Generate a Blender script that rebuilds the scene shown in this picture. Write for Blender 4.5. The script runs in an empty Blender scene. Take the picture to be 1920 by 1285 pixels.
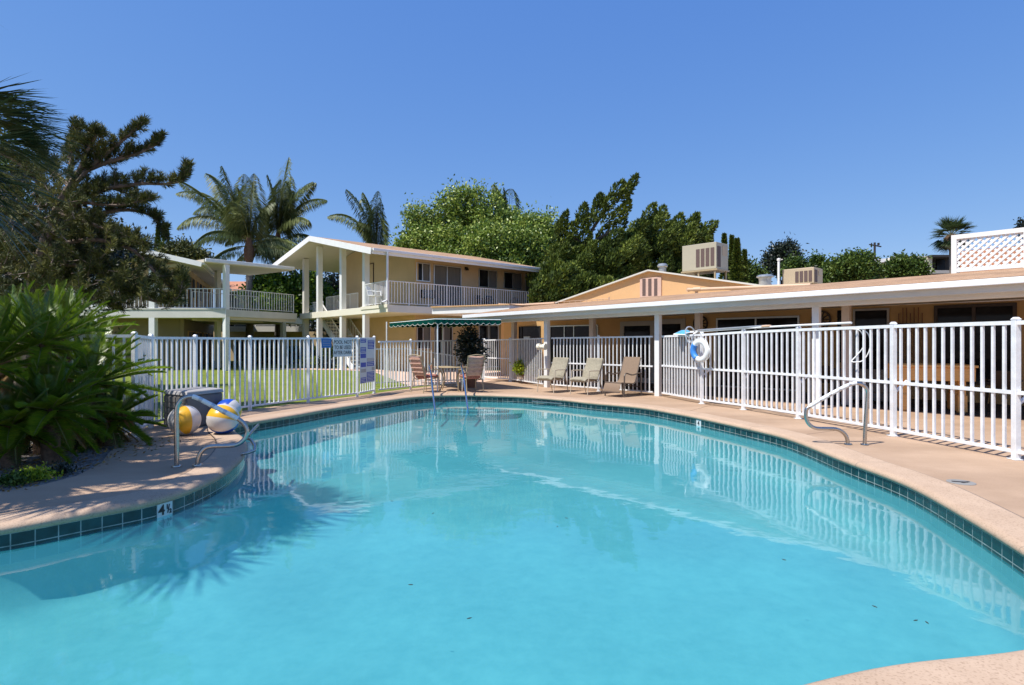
import bpy, math, random
import numpy as np
from mathutils import Vector, Matrix
from mathutils.geometry import tessellate_polygon
random.seed(7); rng = np.random.default_rng(11)
scene = bpy.context.scene
COL = scene.collection
F, CX, CY, H = 1070.0, 960.0, 642.5, 1.45          # focal length in photo pixels, centre, eye height

# ---------- picture helpers: where a point of the photo stands in the world ----------
def gp(x, y, z=0.0):                                # point on the horizontal plane z
    Y = (H - z) * F / (y - CY); return ((x - CX) / F * Y, Y, z)
def at(x, y, Y):
    return Vector(((x - CX) / F * Y, Y, H + (CY - y) / F * Y))
class Plane:                                        # vertical plane a X + b Y = c
    def __init__(s, a, b, c): s.a, s.b, s.c = a, b, c
    def xy(s, x):
        k = (x - CX) / F; Y = s.c / (s.a * k + s.b); return Vector((k * Y, Y))
    def pt(s, x, y):
        p = s.xy(x); return Vector((p.x, p.y, H + (CY - y) / F * p.y))
def line_plane(p, d):                               # plane through p along d
    a, b = -d[1], d[0]; return Plane(a, b, a * p[0] + b * p[1])

# ---------- mesh builder ----------
class MB:
    def __init__(s): s.v = []; s.f = []; s.m = []; s.uv = {}
    def face(s, idx, mi=0): s.f.append(tuple(idx)); s.m.append(mi)
    def addv(s, p): s.v.append(tuple(p)); return len(s.v) - 1
    def hexa(s, b, t, mi=0):
        n = len(b); i0 = len(s.v)
        for p in b: s.v.append(tuple(p))
        for p in t: s.v.append(tuple(p))
        s.face([i0 + k for k in range(n)][::-1], mi); s.face([i0 + n + k for k in range(n)], mi)
        for k in range(n):
            j = (k + 1) % n; s.face((i0 + k, i0 + j, i0 + n + j, i0 + n + k), mi)
    def box(s, c, size, rz=0.0, mi=0):
        x, y, z = [q / 2 for q in size]; cr, sr = math.cos(rz), math.sin(rz)
        def P(a, b, d): return (c[0] + a * cr - b * sr, c[1] + a * sr + b * cr, c[2] + d)
        s.hexa([P(-x, -y, -z), P(x, -y, -z), P(x, y, -z), P(-x, y, -z)],
               [P(-x, -y, z), P(x, -y, z), P(x, y, z), P(-x, y, z)], mi)
    def bar(s, p0, p1, w, h, mi=0, up=(0, 0, 1)):   # box section along p0 p1; h along up
        p0, p1 = Vector(p0), Vector(p1); d = (p1 - p0).normalized(); up = Vector(up)
        sd = d.cross(up)
        if sd.length < 1e-4: sd = d.cross(Vector((1, 0, 0)))
        sd.normalize(); u2 = sd.cross(d).normalized(); sd *= w / 2; u2 *= h / 2
        s.hexa([p0 - sd - u2, p0 + sd - u2, p0 + sd + u2, p0 - sd + u2],
               [p1 - sd - u2, p1 + sd - u2, p1 + sd + u2, p1 - sd + u2], mi)
    def wall(s, p0, p1, z0, z1, t=0.2, off=0.0, mi=0, z0b=None, z1b=None):
        # upright slab from xy p0 to xy p1; t > 0 grows to the left of p0->p1, starting at off
        p0, p1 = Vector(p0[:2]), Vector(p1[:2]); d = (p1 - p0).normalized(); n = Vector((-d.y, d.x))
        a0, a1, b1, b0 = p0 + n * off, p1 + n * off, p1 + n * (off + t), p0 + n * (off + t)
        z0b = z0 if z0b is None else z0b; z1b = z1 if z1b is None else z1b
        s.hexa([(a0.x, a0.y, z0), (a1.x, a1.y, z0b), (b1.x, b1.y, z0b), (b0.x, b0.y, z0)],
               [(a0.x, a0.y, z1), (a1.x, a1.y, z1b), (b1.x, b1.y, z1b), (b0.x, b0.y, z1)], mi)
    def tube(s, pts, r, n=8, mi=0, cap=True):
        pts = [Vector(p) for p in pts]; N = len(pts)
        R = r if isinstance(r, (list, tuple)) else [r] * N
        prev = None; rings = []
        for k in range(N):
            d = (pts[min(k + 1, N - 1)] - pts[max(k - 1, 0)]).normalized()
            if prev is None:
                a = d.cross(Vector((0, 0, 1)))
                if a.length < 1e-3: a = d.cross(Vector((1, 0, 0)))
            else:
                a = prev - d * prev.dot(d)
                if a.length < 1e-4: a = d.cross(Vector((1, 0, 0)))
            a.normalize(); prev = a; b = d.cross(a)
            i0 = len(s.v)
            for j in range(n):
                t = 2 * math.pi * j / n; s.v.append(tuple(pts[k] + (a * math.cos(t) + b * math.sin(t)) * R[k]))
            rings.append(i0)
        for k in range(N - 1):
            for j in range(n):
                q = (j + 1) % n; s.face((rings[k] + j, rings[k] + q, rings[k + 1] + q, rings[k + 1] + j), mi)
        if cap:
            s.face([rings[0] + j for j in range(n)][::-1], mi); s.face([rings[-1] + j for j in range(n)], mi)
    def lathe(s, c, prof, n=20, mi=0):              # prof: (r, z) from bottom to top
        rings = []
        for r, z in prof:
            i0 = len(s.v)
            for j in range(n):
                t = 2 * math.pi * j / n; s.v.append((c[0] + r * math.cos(t), c[1] + r * math.sin(t), c[2] + z))
            rings.append(i0)
        for k in range(len(prof) - 1):
            for j in range(n):
                q = (j + 1) % n; s.face((rings[k] + j, rings[k] + q, rings[k + 1] + q, rings[k + 1] + j), mi)
        s.face([rings[0] + j for j in range(n)][::-1], mi); s.face([rings[-1] + j for j in range(n)], mi)
    def move(s, i0, M):
        for i in range(i0, len(s.v)): s.v[i] = tuple(M @ Vector(s.v[i]))
    def build(s, name, mats, parent=None, bevel=0.0, smooth=False, sub=0):
        me = bpy.data.meshes.new(name); me.from_pydata(s.v, [], s.f)
        if not isinstance(mats, (list, tuple)): mats = [mats]
        for m in mats: me.materials.append(m)
        if len(mats) > 1: me.polygons.foreach_set('material_index', s.m)
        if smooth: me.polygons.foreach_set('use_smooth', [True] * len(me.polygons))
        me.update()
        o = bpy.data.objects.new(name, me); COL.objects.link(o)
        if parent is not None: o.parent = parent
        if bevel:
            b = o.modifiers.new('Bevel', 'BEVEL'); b.width = bevel; b.segments = 2; b.limit_method = 'ANGLE'; b.angle_limit = math.radians(40)
        if sub:
            b = o.modifiers.new('Sub', 'SUBSURF'); b.levels = b.render_levels = sub
        if smooth and not sub:
            try: me.set_sharp_from_angle(angle=math.radians(40))
            except Exception: pass
        return o

def thing(name, label, cat, loc=(0, 0, 0), rz=0.0, group=None):
    o = bpy.data.objects.new(name, None); COL.objects.link(o); o.empty_display_size = 0.2
    o.location = loc; o.rotation_euler = (0, 0, rz); o['label'] = label; o['category'] = cat
    if group: o['group'] = group
    return o
def tag(o, label=None, cat=None, group=None, kind=None):
    if label: o['label'] = label
    if cat: o['category'] = cat
    if group: o['group'] = group
    if kind: o['kind'] = kind
    return o
def copy_tree(o, parent=None):
    c = o.copy(); COL.objects.link(c); c.parent = parent
    for ch in [q for q in bpy.data.objects if q.parent == o]: copy_tree(ch, c)
    return c

def smooth_path(pts, n=6, closed=False):            # Catmull-Rom
    P = [Vector(p) for p in pts]; out = []; N = len(P)
    rngk = range(N) if closed else range(N - 1)
    for k in rngk:
        if closed: a, b, c, d = P[(k - 1) % N], P[k], P[(k + 1) % N], P[(k + 2) % N]
        else: a, b, c, d = P[max(k - 1, 0)], P[k], P[k + 1], P[min(k + 2, N - 1)]
        for i in range(n):
            t = i / n
            out.append(0.5 * ((2 * b) + (c - a) * t + (2 * a - 5 * b + 4 * c - d) * t * t + (3 * b - a - 3 * c + d) * t ** 3))
    if not closed: out.append(P[-1])
    return out

# ---------- materials ----------
def mat_base(name):
    m = bpy.data.materials.new(name); m.use_nodes = True; nt = m.node_tree
    return m, nt, nt.nodes['Principled BSDF']
def N(nt, typ, **kw):
    n = nt.nodes.new(typ)
    for k, v in kw.items(): setattr(n, k, v)
    return n
def noise_col(nt, c1, c2, scale, detail=4, rough=0.6, lo=0.35, hi=0.65, coord='Object', stretch=None):
    tc = N(nt, 'ShaderNodeTexCoord'); nz = N(nt, 'ShaderNodeTexNoise'); nz.inputs['Scale'].default_value = scale
    nz.inputs['Detail'].default_value = detail; nz.inputs['Roughness'].default_value = rough
    src = tc.outputs[coord]
    if stretch:
        mp = N(nt, 'ShaderNodeMapping'); mp.inputs['Scale'].default_value = stretch
        nt.links.new(src, mp.inputs[0]); src = mp.outputs[0]
    nt.links.new(src, nz.inputs['Vector'])
    r = N(nt, 'ShaderNodeValToRGB'); r.color_ramp.elements[0].position = lo; r.color_ramp.elements[1].position = hi
    r.color_ramp.elements[0].color = (*c1, 1); r.color_ramp.elements[1].color = (*c2, 1)
    nt.links.new(nz.outputs[0], r.inputs[0]); return r.outputs[0], nz.outputs[0], tc
def add_bump(nt, b, fac, strength=0.3, dist=0.01):
    bp = N(nt, 'ShaderNodeBump'); bp.inputs['Strength'].default_value = strength; bp.inputs['Distance'].default_value = dist
    nt.links.new(fac, bp.inputs['Height']); nt.links.new(bp.outputs[0], b.inputs['Normal'])
def mixc(nt, fac, a, b, blend='MIX'):
    mx = N(nt, 'ShaderNodeMix', data_type='RGBA', blend_type=blend)
    for sock, val in ((0, fac), (6, a), (7, b)):
        if hasattr(val, 'is_linked') or isinstance(val, bpy.types.NodeSocket): nt.links.new(val, mx.inputs[sock])
        elif isinstance(val, (tuple, list)): mx.inputs[sock].default_value = (*val[:3], 1)
        else: mx.inputs[sock].default_value = val
    return mx.outputs[2]
def paint(name, c, rough=0.5, var=0.12, scale=3.0, metal=0.0, bump=0.0, bscale=60, spec=None, stretch=None):
    m, nt, b = mat_base(name)
    c2 = tuple(max(0, q * (1 - var)) for q in c)
    col, _, tc = noise_col(nt, c2, c, scale, stretch=stretch)
    nt.links.new(col, b.inputs['Base Color']); b.inputs['Roughness'].default_value = rough; b.inputs['Metallic'].default_value = metal
    if spec is not None: b.inputs['Specular IOR Level'].default_value = spec
    if bump:
        nz = N(nt, 'ShaderNodeTexNoise'); nz.inputs['Scale'].default_value = bscale; nt.links.new(tc.outputs['Object'], nz.inputs['Vector'])
        add_bump(nt, b, nz.outputs[0], bump)
    return m
def leafmat(name, dark, mid, light, rough=0.55, trans=0.25, spec=0.3):
    m, nt, b = mat_base(name)
    a = N(nt, 'ShaderNodeAttribute', attribute_name='tint')
    r = N(nt, 'ShaderNodeValToRGB'); e = r.color_ramp.elements
    e[0].position = 0.0; e[0].color = (*dark, 1); e[1].position = 1.0; e[1].color = (*light, 1)
    k = e.new(0.5); k.color = (*mid, 1)
    nt.links.new(a.outputs['Fac'], r.inputs[0]); nt.links.new(r.outputs[0], b.inputs['Base Color'])
    b.inputs['Roughness'].default_value = rough; b.inputs['Specular IOR Level'].default_value = spec
    if trans:
        t = N(nt, 'ShaderNodeBsdfTranslucent'); nt.links.new(r.outputs[0], t.inputs[0])
        mx = N(nt, 'ShaderNodeMixShader'); mx.inputs[0].default_value = trans
        nt.links.new(b.outputs[0], mx.inputs[1]); nt.links.new(t.outputs[0], mx.inputs[2])
        nt.links.new(mx.outputs[0], nt.nodes['Material Output'].inputs[0])
    return m

M = {}
M['white'] = paint('white_paint', (.80, .80, .79), .45, .06, 2.0)
M['fence_white'] = paint('fence_paint', (.83, .84, .85), .4, .16, 7.0, bump=.15, bscale=25)
M['offwhite'] = paint('offwhite_paint', (.66, .64, .58), .55, .08, 1.5)
M['gutter'] = paint('gutter_paint', (.84, .84, .84), .4, .10, 1.2)
M['cream'] = paint('cream_paint', (.80, .75, .62), .6, .08, 1.0, bump=.15)
M['soffit'] = paint('soffit_paint', (.62, .57, .46), .7, .08, 0.8)
M['beige'] = paint('beige_stucco', (.56, .42, .25), .8, .10, 0.7, bump=.3)
M['beige_low'] = paint('tan_stucco', (.58, .42, .22), .8, .10, 0.7, bump=.3)
M['ochre'] = paint('ochre_wall', (.56, .35, .15), .75, .10, 0.8, bump=.2)
M['orange'] = paint('apricot_stucco', (.68, .41, .20), .8, .09, 0.6, bump=.3)
M['post_beige'] = paint('post_paint', (.60, .52, .46), .55, .08, 1.0)
M['trim'] = paint('window_trim', (.42, .40, .38), .5, .1, 4)
M['alum'] = paint('aluminium', (.62, .62, .62), .35, .1, 4, metal=.7)
M['dark'] = paint('dark_interior', (.012, .012, .014), .8, .2, 2)
M['steel'] = paint('stainless_steel', (.50, .47, .43), .26, .10, 6, metal=1.0)
M['chrome'] = paint('polished_steel', (.75, .75, .76), .1, .06, 6, metal=1.0)
M['grey_box'] = paint('grey_resin', (.16, .145, .135), .7, .15, 4, bump=.2)
M['grey_lid'] = paint('grey_resin_lid', (.36, .34, .33), .6, .15, 3, bump=.2)
M['green_cloth'] = paint('green_canvas', (.001, .050, .038), .95, .2, 4, bump=.2, spec=.05)
M['trimcloth'] = paint('white_binding', (.75, .74, .70), .8, .05, 4)
M['blue'] = paint('blue_sign', (.02, .07, .42), .4, .1, 6)
M['blue2'] = paint('sky_blue_sign', (.01, .16, .45), .4, .15, 8)
M['signwhite'] = paint('sign_white', (.62, .66, .66), .4, .05, 6)
M['black'] = paint('black_ink', (.01, .01, .012), .5, .1, 6)
M['ring_blue'] = paint('ring_blue', (.05, .25, .70), .5, .08, 6)
M['net_blue'] = paint('net_blue', (.10, .42, .75), .5, .15, 9)
M['plastic_white'] = paint('white_plastic', (.82, .82, .80), .35, .04, 4)
M['ball_y'] = paint('ball_yellow', (.80, .42, .02), .3, .08, 5)
M['ball_w'] = paint('ball_white', (.62, .58, .55), .3, .1, 5)
M['ball_b'] = paint('ball_blue', (.01, .07, .45), .3, .1, 5)
M['cushion'] = paint('taupe_cushion', (.34, .30, .22), .9, .22, 22, bump=.5, bscale=90)
M['sling'] = paint('brown_sling', (.24, .165, .11), .8, .12, 40, bump=.3, bscale=220)
M['chair_frame'] = paint('tan_frame', (.50, .42, .32), .45, .1, 5)
M['brown_frame'] = paint('bronze_frame', (.10, .075, .06), .45, .15, 5)
M['pink_cloth'] = paint('rose_stripe_cushion', (.66, .40, .30), .9, .3, 14, bump=.3, stretch=(1, 1, 3))
M['rose_seat'] = paint('rose_seat_cushion', (.50, .20, .15), .9, .55, 16, bump=.3)
M['brass'] = paint('tan_metal', (.42, .33, .20), .4, .12, 5)
M['wood'] = paint('pale_wood', (.82, .44, .14), .5, .18, 5, stretch=(1, 1, 8))
M['darkwood'] = paint('dark_wood', (.05, .025, .012), .5, .3, 6)
M['cue'] = paint('cue_wood', (.22, .09, .03), .4, .2, 6)
M['felt'] = paint('dark_felt', (.03, .02, .02), .9, .2, 20)
M['shaded_floor'] = paint('dark_shaded_floor', (.030, .022, .018), .95, .35, 1.2, bump=.4)  # near-black floor colour, arcade shade painted in
M['acbox'] = paint('ac_cabinet', (.50, .40, .27), .5, .12, 1.3)
M['acgrey'] = paint('ac_cabinet_grey', (.45, .41, .31), .45, .10, 1.0)
M['lidgrey'] = paint('lid_grey', (.26, .25, .235), .7, .15, 6)
M['grille'] = paint('ac_grille', (.13, .085, .075), .6, .2, 30)
M['vent'] = paint('vent_pink', (.62, .42, .34), .6, .1, 4)
M['galv'] = paint('galvanised', (.55, .56, .55), .35, .15, 8, metal=.7)
M['pvc'] = paint('painted_pipe', (.62, .42, .28), .5, .1, 3)
M['pot'] = paint('terracotta', (.20, .09, .05), .8, .2, 6)
M['terrac'] = paint('terracotta_roof', (.50, .22, .12), .85, .25, 3, bump=.4)
M['tan_shaded'] = paint('shaded_tan_wall', (.24, .185, .115), .8, .12, .7, bump=.3)  # darker tan: the shade on the lower walls is put into the colour
M['darkwall'] = paint('dark_siding', (.05, .048, .045), .8, .3, 1)
M['curtain'] = paint('pale_curtain', (.15, .148, .14), .9, .2, 3, stretch=(12, 12, .4))
M['bark'] = paint('bark', (.13, .095, .07), .95, .5, 9, bump=.8, stretch=(1, 1, .35))
M['palmbark'] = paint('palm_bark', (.26, .22, .18), .95, .35, 5, bump=.8, stretch=(.4, .4, 5))
M['pinebark'] = paint('pine_bark', (.24, .18, .14), .95, .5, 10, bump=.8)
M['rachis'] = paint('rachis', (.18, .20, .05), .6, .2, 5)
M['boot'] = paint('dry_boot', (.20, .12, .07), .95, .5, 14, bump=.8)
M['wire'] = paint('dark_pole', (.035, .03, .028), .8, .2, 5)

def glassmat():
    m, nt, b = mat_base('window_glass')
    col, _, _ = noise_col(nt, (.010, .010, .012), (.022, .022, .025), 1.5)
    nt.links.new(col, b.inputs['Base Color']); b.inputs['Roughness'].default_value = .06; b.inputs['IOR'].default_value = 1.22
    return m
M['glass'] = glassmat()
def roofmat(name='shingle', a=(.36, .215, .125), c=(.50, .32, .19), sy=.14):
    m, nt, b = mat_base(name)
    col, fac, tc = noise_col(nt, a, c, 6, detail=6, rough=.75)
    big = N(nt, 'ShaderNodeTexNoise'); big.inputs['Scale'].default_value = .7; nt.links.new(tc.outputs['Object'], big.inputs['Vector'])
    br = N(nt, 'ShaderNodeTexBrick'); br.inputs['Scale'].default_value = 1.0
    br.inputs['Brick Width'].default_value = .30; br.inputs['Row Height'].default_value = sy
    br.inputs['Mortar Size'].default_value = .008
    br.inputs['Color1'].default_value = (1, 1, 1, 1); br.inputs['Color2'].default_value = (.78, .76, .74, 1); br.inputs['Mortar'].default_value = (.5, .48, .45, 1)
    uv = N(nt, 'ShaderNodeUVMap'); nt.links.new(uv.outputs[0], br.inputs['Vector'])
    c1 = mixc(nt, .8, col, br.outputs[0], 'MULTIPLY')
    r = N(nt, 'ShaderNodeValToRGB'); r.color_ramp.elements[0].color = (.78, .76, .74, 1); r.color_ramp.elements[1].color = (1.12, 1.1, 1.08, 1)
    r.color_ramp.elements[0].position = .35; r.color_ramp.elements[1].position = .65
    nt.links.new(big.outputs[0], r.inputs[0]); c2 = mixc(nt, .7, c1, r.outputs[0], 'MULTIPLY')
    nt.links.new(c2, b.inputs['Base Color']); b.inputs['Roughness'].default_value = .95
    add_bump(nt, b, fac, .5, .01); return m
M['shingle'] = roofmat()

def ground_mats():
    # concrete deck
    m, nt, b = mat_base('deck_concrete')
    col, fac, tc = noise_col(nt, (.395, .265, .172), (.485, .335, .228), 1.1, detail=8, rough=.65, lo=.3, hi=.7)
    st = N(nt, 'ShaderNodeTexNoise'); st.inputs['Scale'].default_value = .35; st.inputs['Detail'].default_value = 6
    mp = N(nt, 'ShaderNodeMapping'); mp.inputs['Scale'].default_value = (1, 2.6, 1); mp.inputs['Rotation'].default_value = (0, 0, .7)
    nt.links.new(tc.outputs['Object'], mp.inputs[0]); nt.links.new(mp.outputs[0], st.inputs['Vector'])
    r = N(nt, 'ShaderNodeValToRGB'); r.color_ramp.elements[0].position = .42; r.color_ramp.elements[1].position = .6
    r.color_ramp.elements[0].color = (.82, .80, .78, 1); r.color_ramp.elements[1].color = (1, 1, 1, 1)
    nt.links.new(st.outputs[0], r.inputs[0])
    fn = N(nt, 'ShaderNodeTexNoise'); fn.inputs['Scale'].default_value = 55; fn.inputs['Detail'].default_value = 3
    nt.links.new(tc.outputs['Object'], fn.inputs['Vector'])
    r2 = N(nt, 'ShaderNodeValToRGB'); r2.color_ramp.elements[0].position = .30; r2.color_ramp.elements[1].position = .5
    r2.color_ramp.elements[0].color = (.74, .72, .70, 1); r2.color_ramp.elements[1].color = (1, 1, 1, 1)
    nt.links.new(fn.outputs[0], r2.inputs[0])
    c = mixc(nt, 1.0, col, r.outputs[0], 'MULTIPLY'); c = mixc(nt, .35, c, r2.outputs[0], 'MULTIPLY')
    nt.links.new(c, b.inputs['Base Color']); b.inputs['Roughness'].default_value = .85; add_bump(nt, b, fn.outputs[0], .25, .004)
    M['deck'] = m
    # coping, speckled, joints by arc length in the UV
    m, nt, b = mat_base('coping_concrete')
    col, fac, tc = noise_col(nt, (.43, .30, .205), (.52, .375, .265), 2.2, detail=8, rough=.7, lo=.3, hi=.7)
    fn = N(nt, 'ShaderNodeTexNoise'); fn.inputs['Scale'].default_value = 75; fn.inputs['Detail'].default_value = 5
    nt.links.new(tc.outputs['Object'], fn.inputs['Vector'])
    r2 = N(nt, 'ShaderNodeValToRGB'); r2.color_ramp.elements[0].position = .33; r2.color_ramp.elements[1].position = .47
    r2.color_ramp.elements[0].color = (.45, .38, .33, 1); r2.color_ramp.elements[1].color = (1, 1, 1, 1)
    nt.links.new(fn.outputs[0], r2.inputs[0])
    c = mixc(nt, .5, col, r2.outputs[0], 'MULTIPLY')
    uv = N(nt, 'ShaderNodeUVMap'); br = N(nt, 'ShaderNodeTexBrick'); br.offset = 0; br.inputs['Scale'].default_value = 1
    br.inputs['Brick Width'].default_value = 2.9; br.inputs['Row Height'].default_value = 10; br.inputs['Mortar Size'].default_value = .011
    br.inputs['Color1'].default_value = (1, 1, 1, 1); br.inputs['Color2'].default_value = (1, 1, 1, 1); br.inputs['Mortar'].default_value = (.72, .74, .78, 1)
    nt.links.new(uv.outputs[0], br.inputs['Vector']); c = mixc(nt, 1.0, c, br.outputs[0], 'MULTIPLY')
    nt.links.new(c, b.inputs['Base Color']); b.inputs['Roughness'].default_value = .85; add_bump(nt, b, fn.outputs[0], .4, .005)
    M['coping'] = m
    # waterline tile
    m, nt, b = mat_base('waterline_tile')
    uv = N(nt, 'ShaderNodeUVMap'); br = N(nt, 'ShaderNodeTexBrick'); br.offset = 0; br.inputs['Scale'].default_value = 1
    br.inputs['Brick Width'].default_value = .152; br.inputs['Row Height'].default_value = .100; br.inputs['Mortar Size'].default_value = .0045
    br.inputs['Color1'].default_value = (.003, .026, .032, 1); br.inputs['Color2'].default_value = (.010, .060, .068, 1); br.inputs['Mortar'].default_value = (.26, .30, .29, 1)
    nt.links.new(uv.outputs[0], br.inputs['Vector'])
    nz = N(nt, 'ShaderNodeTexNoise'); nz.inputs['Scale'].default_value = 9; tc = N(nt, 'ShaderNodeTexCoord'); nt.links.new(tc.outputs['Object'], nz.inputs['Vector'])
    r = N(nt, 'ShaderNodeValToRGB'); r.color_ramp.elements[0].color = (.6, .6, .6, 1); r.color_ramp.elements[1].color = (1.5, 1.4, 1.4, 1)
    r.color_ramp.elements[0].position = .3; r.color_ramp.elements[1].position = .7
    nt.links.new(nz.outputs[0], r.inputs[0]); c = mixc(nt, 1.0, br.outputs[0], r.outputs[0], 'MULTIPLY')
    nt.links.new(c, b.inputs['Base Color']); b.inputs['Roughness'].default_value = .15
    M['tile'] = m
    # plaster
    m, nt, b = mat_base('pool_plaster')
    col, fac, tc = noise_col(nt, (.44, .33, .32), (.57, .425, .395), .6, detail=5, rough=.55, lo=.3, hi=.7)
    fn = N(nt, 'ShaderNodeTexNoise'); fn.inputs['Scale'].default_value = 5.5; fn.inputs['Detail'].default_value = 8; fn.inputs['Roughness'].default_value = .7
    nt.links.new(tc.outputs['Object'], fn.inputs['Vector']); r2 = N(nt, 'ShaderNodeValToRGB'); r2.color_ramp.elements[0].position = .35; r2.color_ramp.elements[1].position = .65
    r2.color_ramp.elements[0].color = (.80, .86, .88, 1); r2.color_ramp.elements[1].color = (1.08, 1.04, 1.03, 1); nt.links.new(fn.outputs[0], r2.inputs[0]); col = mixc(nt, .75, col, r2.outputs[0], 'MULTIPLY')
    nt.links.new(col, b.inputs['Base Color']); b.inputs['Roughness'].default_value = .9
    M['plaster'] = m
    # water
    m, nt, b = mat_base('pool_water'); nt.nodes.remove(b)
    tr = N(nt, 'ShaderNodeBsdfTransparent'); tr.inputs[0].default_value = (.39, .875, .93, 1)
    gl = N(nt, 'ShaderNodeBsdfGlossy'); gl.inputs['Roughness'].default_value = .035; gl.inputs[0].default_value = (1, 1, 1, 1)
    fr = N(nt, 'ShaderNodeFresnel'); fr.inputs['IOR'].default_value = 1.33
    tc = N(nt, 'ShaderNodeTexCoord')
    n1 = N(nt, 'ShaderNodeTexNoise'); n1.inputs['Scale'].default_value = 1.3; n1.inputs['Detail'].default_value = 2.5
    n2 = N(nt, 'ShaderNodeTexNoise'); n2.inputs['Scale'].default_value = 7.0; n2.inputs['Detail'].default_value = 2
    nt.links.new(tc.outputs['Object'], n1.inputs['Vector']); nt.links.new(tc.outputs['Object'], n2.inputs['Vector'])
    ad = N(nt, 'ShaderNodeMath', operation='MULTIPLY_ADD'); ad.inputs[1].default_value = .10
    nt.links.new(n2.outputs[0], ad.inputs[0]); nt.links.new(n1.outputs[0], ad.inputs[2])
    bp = N(nt, 'ShaderNodeBump'); bp.inputs['Strength'].default_value = 1.0; bp.inputs['Distance'].default_value = .0055
    nt.links.new(ad.outputs[0], bp.inputs['Height']); nt.links.new(bp.outputs[0], gl.inputs['Normal']); nt.links.new(bp.outputs[0], fr.inputs['Normal'])
    ge = N(nt, 'ShaderNodeNewGeometry'); iv = N(nt, 'ShaderNodeMath', operation='SUBTRACT'); iv.inputs[0].default_value = 1.0; nt.links.new(ge.outputs['Backfacing'], iv.inputs[1])
    ml = N(nt, 'ShaderNodeMath', operation='MULTIPLY'); nt.links.new(fr.outputs[0], ml.inputs[0]); nt.links.new(iv.outputs[0], ml.inputs[1])
    mx = N(nt, 'ShaderNodeMixShader'); nt.links.new(ml.outputs[0], mx.inputs[0]); df = N(nt, 'ShaderNodeBsdfDiffuse'); df.inputs[0].default_value = (.05, .55, .70, 1); m0 = N(nt, 'ShaderNodeMixShader'); m0.inputs[0].default_value = .15; nt.links.new(tr.outputs[0], m0.inputs[1]); nt.links.new(df.outputs[0], m0.inputs[2]); nt.links.new(m0.outputs[0], mx.inputs[1]); nt.links.new(gl.outputs[0], mx.inputs[2])
    nt.links.new(mx.outputs[0], nt.nodes['Material Output'].inputs[0]); M['water'] = m
    # lawn
    m, nt, b = mat_base('lawn_grass')
    col, fac, tc = noise_col(nt, (.10, .15, .008), (.22, .25, .016), 1.2, detail=9, rough=.7, lo=.3, hi=.7)
    fn = N(nt, 'ShaderNodeTexNoise'); fn.inputs['Scale'].default_value = 30; fn.inputs['Detail'].default_value = 6
    nt.links.new(tc.outputs['Object'], fn.inputs['Vector'])
    r2 = N(nt, 'ShaderNodeValToRGB'); r2.color_ramp.elements[0].position = .35; r2.color_ramp.elements[1].position = .6
    r2.color_ramp.elements[0].color = (.55, .6, .5, 1); r2.color_ramp.elements[1].color = (1.1, 1.1, 1.1, 1)
    nt.links.new(fn.outputs[0], r2.inputs[0]); c = mixc(nt, .8, col, r2.outputs[0], 'MULTIPLY')
    nt.links.new(c, b.inputs['Base Color']); b.inputs['Roughness'].default_value = .95; add_bump(nt, b, fn.outputs[0], 1, .04)
    M['lawn'] = m
    M['earth'] = paint('dry_earth', (.16, .13, .085), .95, .4, .3, bump=.5)
    # gravel bed
    m, nt, b = mat_base('gravel')
    vo = N(nt, 'ShaderNodeTexVoronoi'); vo.inputs['Scale'].default_value = 38; tc = N(nt, 'ShaderNodeTexCoord'); nt.links.new(tc.outputs['Object'], vo.inputs['Vector'])
    r = N(nt, 'ShaderNodeValToRGB'); r.color_ramp.elements[0].color = (.05, .042, .036, 1); r.color_ramp.elements[1].color = (.34, .30, .27, 1)
    nt.links.new(vo.outputs['Color'], r.inputs[0]); nt.links.new(r.outputs[0], b.inputs['Base Color']); b.inputs['Roughness'].default_value = .9
    add_bump(nt, b, vo.outputs['Distance'], .8, .02); M['gravel'] = m
    M['walk'] = paint('pink_walk', (.62, .43, .32), .9, .12, 2, bump=.3)
ground_mats()

M['l_pine'] = leafmat('pine_needles', (.022, .034, .012), (.075, .09, .022), (.26, .24, .06), .6, .1)
M['l_jun'] = leafmat('juniper_leaf', (.014, .032, .010), (.085, .125, .018), (.28, .32, .045), .6, .15)
M['l_broad'] = leafmat('broad_leaf', (.040, .085, .014), (.20, .30, .045), (.46, .52, .12), .45, .25, .5)
M['l_citrus'] = leafmat('citrus_leaf', (.02, .06, .006), (.09, .17, .012), (.22, .30, .03), .45, .3, .4)
M['l_palm'] = leafmat('palm_leaf', (.022, .042, .012), (.10, .135, .038), (.33, .35, .14), .5, .12, .3)
M['l_fan'] = leafmat('fan_leaf', (.022, .050, .022), (.055, .095, .035), (.13, .15, .05), .4, .2, .5)
M['l_sago'] = leafmat('sago_leaf', (.024, .06, .006), (.13, .23, .014), (.42, .54, .03), .28, .34, .5)
M['l_dry'] = leafmat('dry_leaf', (.20, .12, .05), (.35, .22, .07), (.50, .34, .10), .8, .2)
M['l_bush'] = leafmat('bush_leaf', (.02, .045, .010), (.06, .11, .018), (.15, .21, .035), .5, .25)
M['l_dark'] = leafmat('dark_leaf', (.008, .014, .010), (.018, .030, .018), (.045, .060, .035), .4, .1, .5)
M['l_yellow'] = leafmat('chartreuse_leaf', (.10, .16, .01), (.28, .36, .02), (.45, .50, .04), .6, .3)

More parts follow.
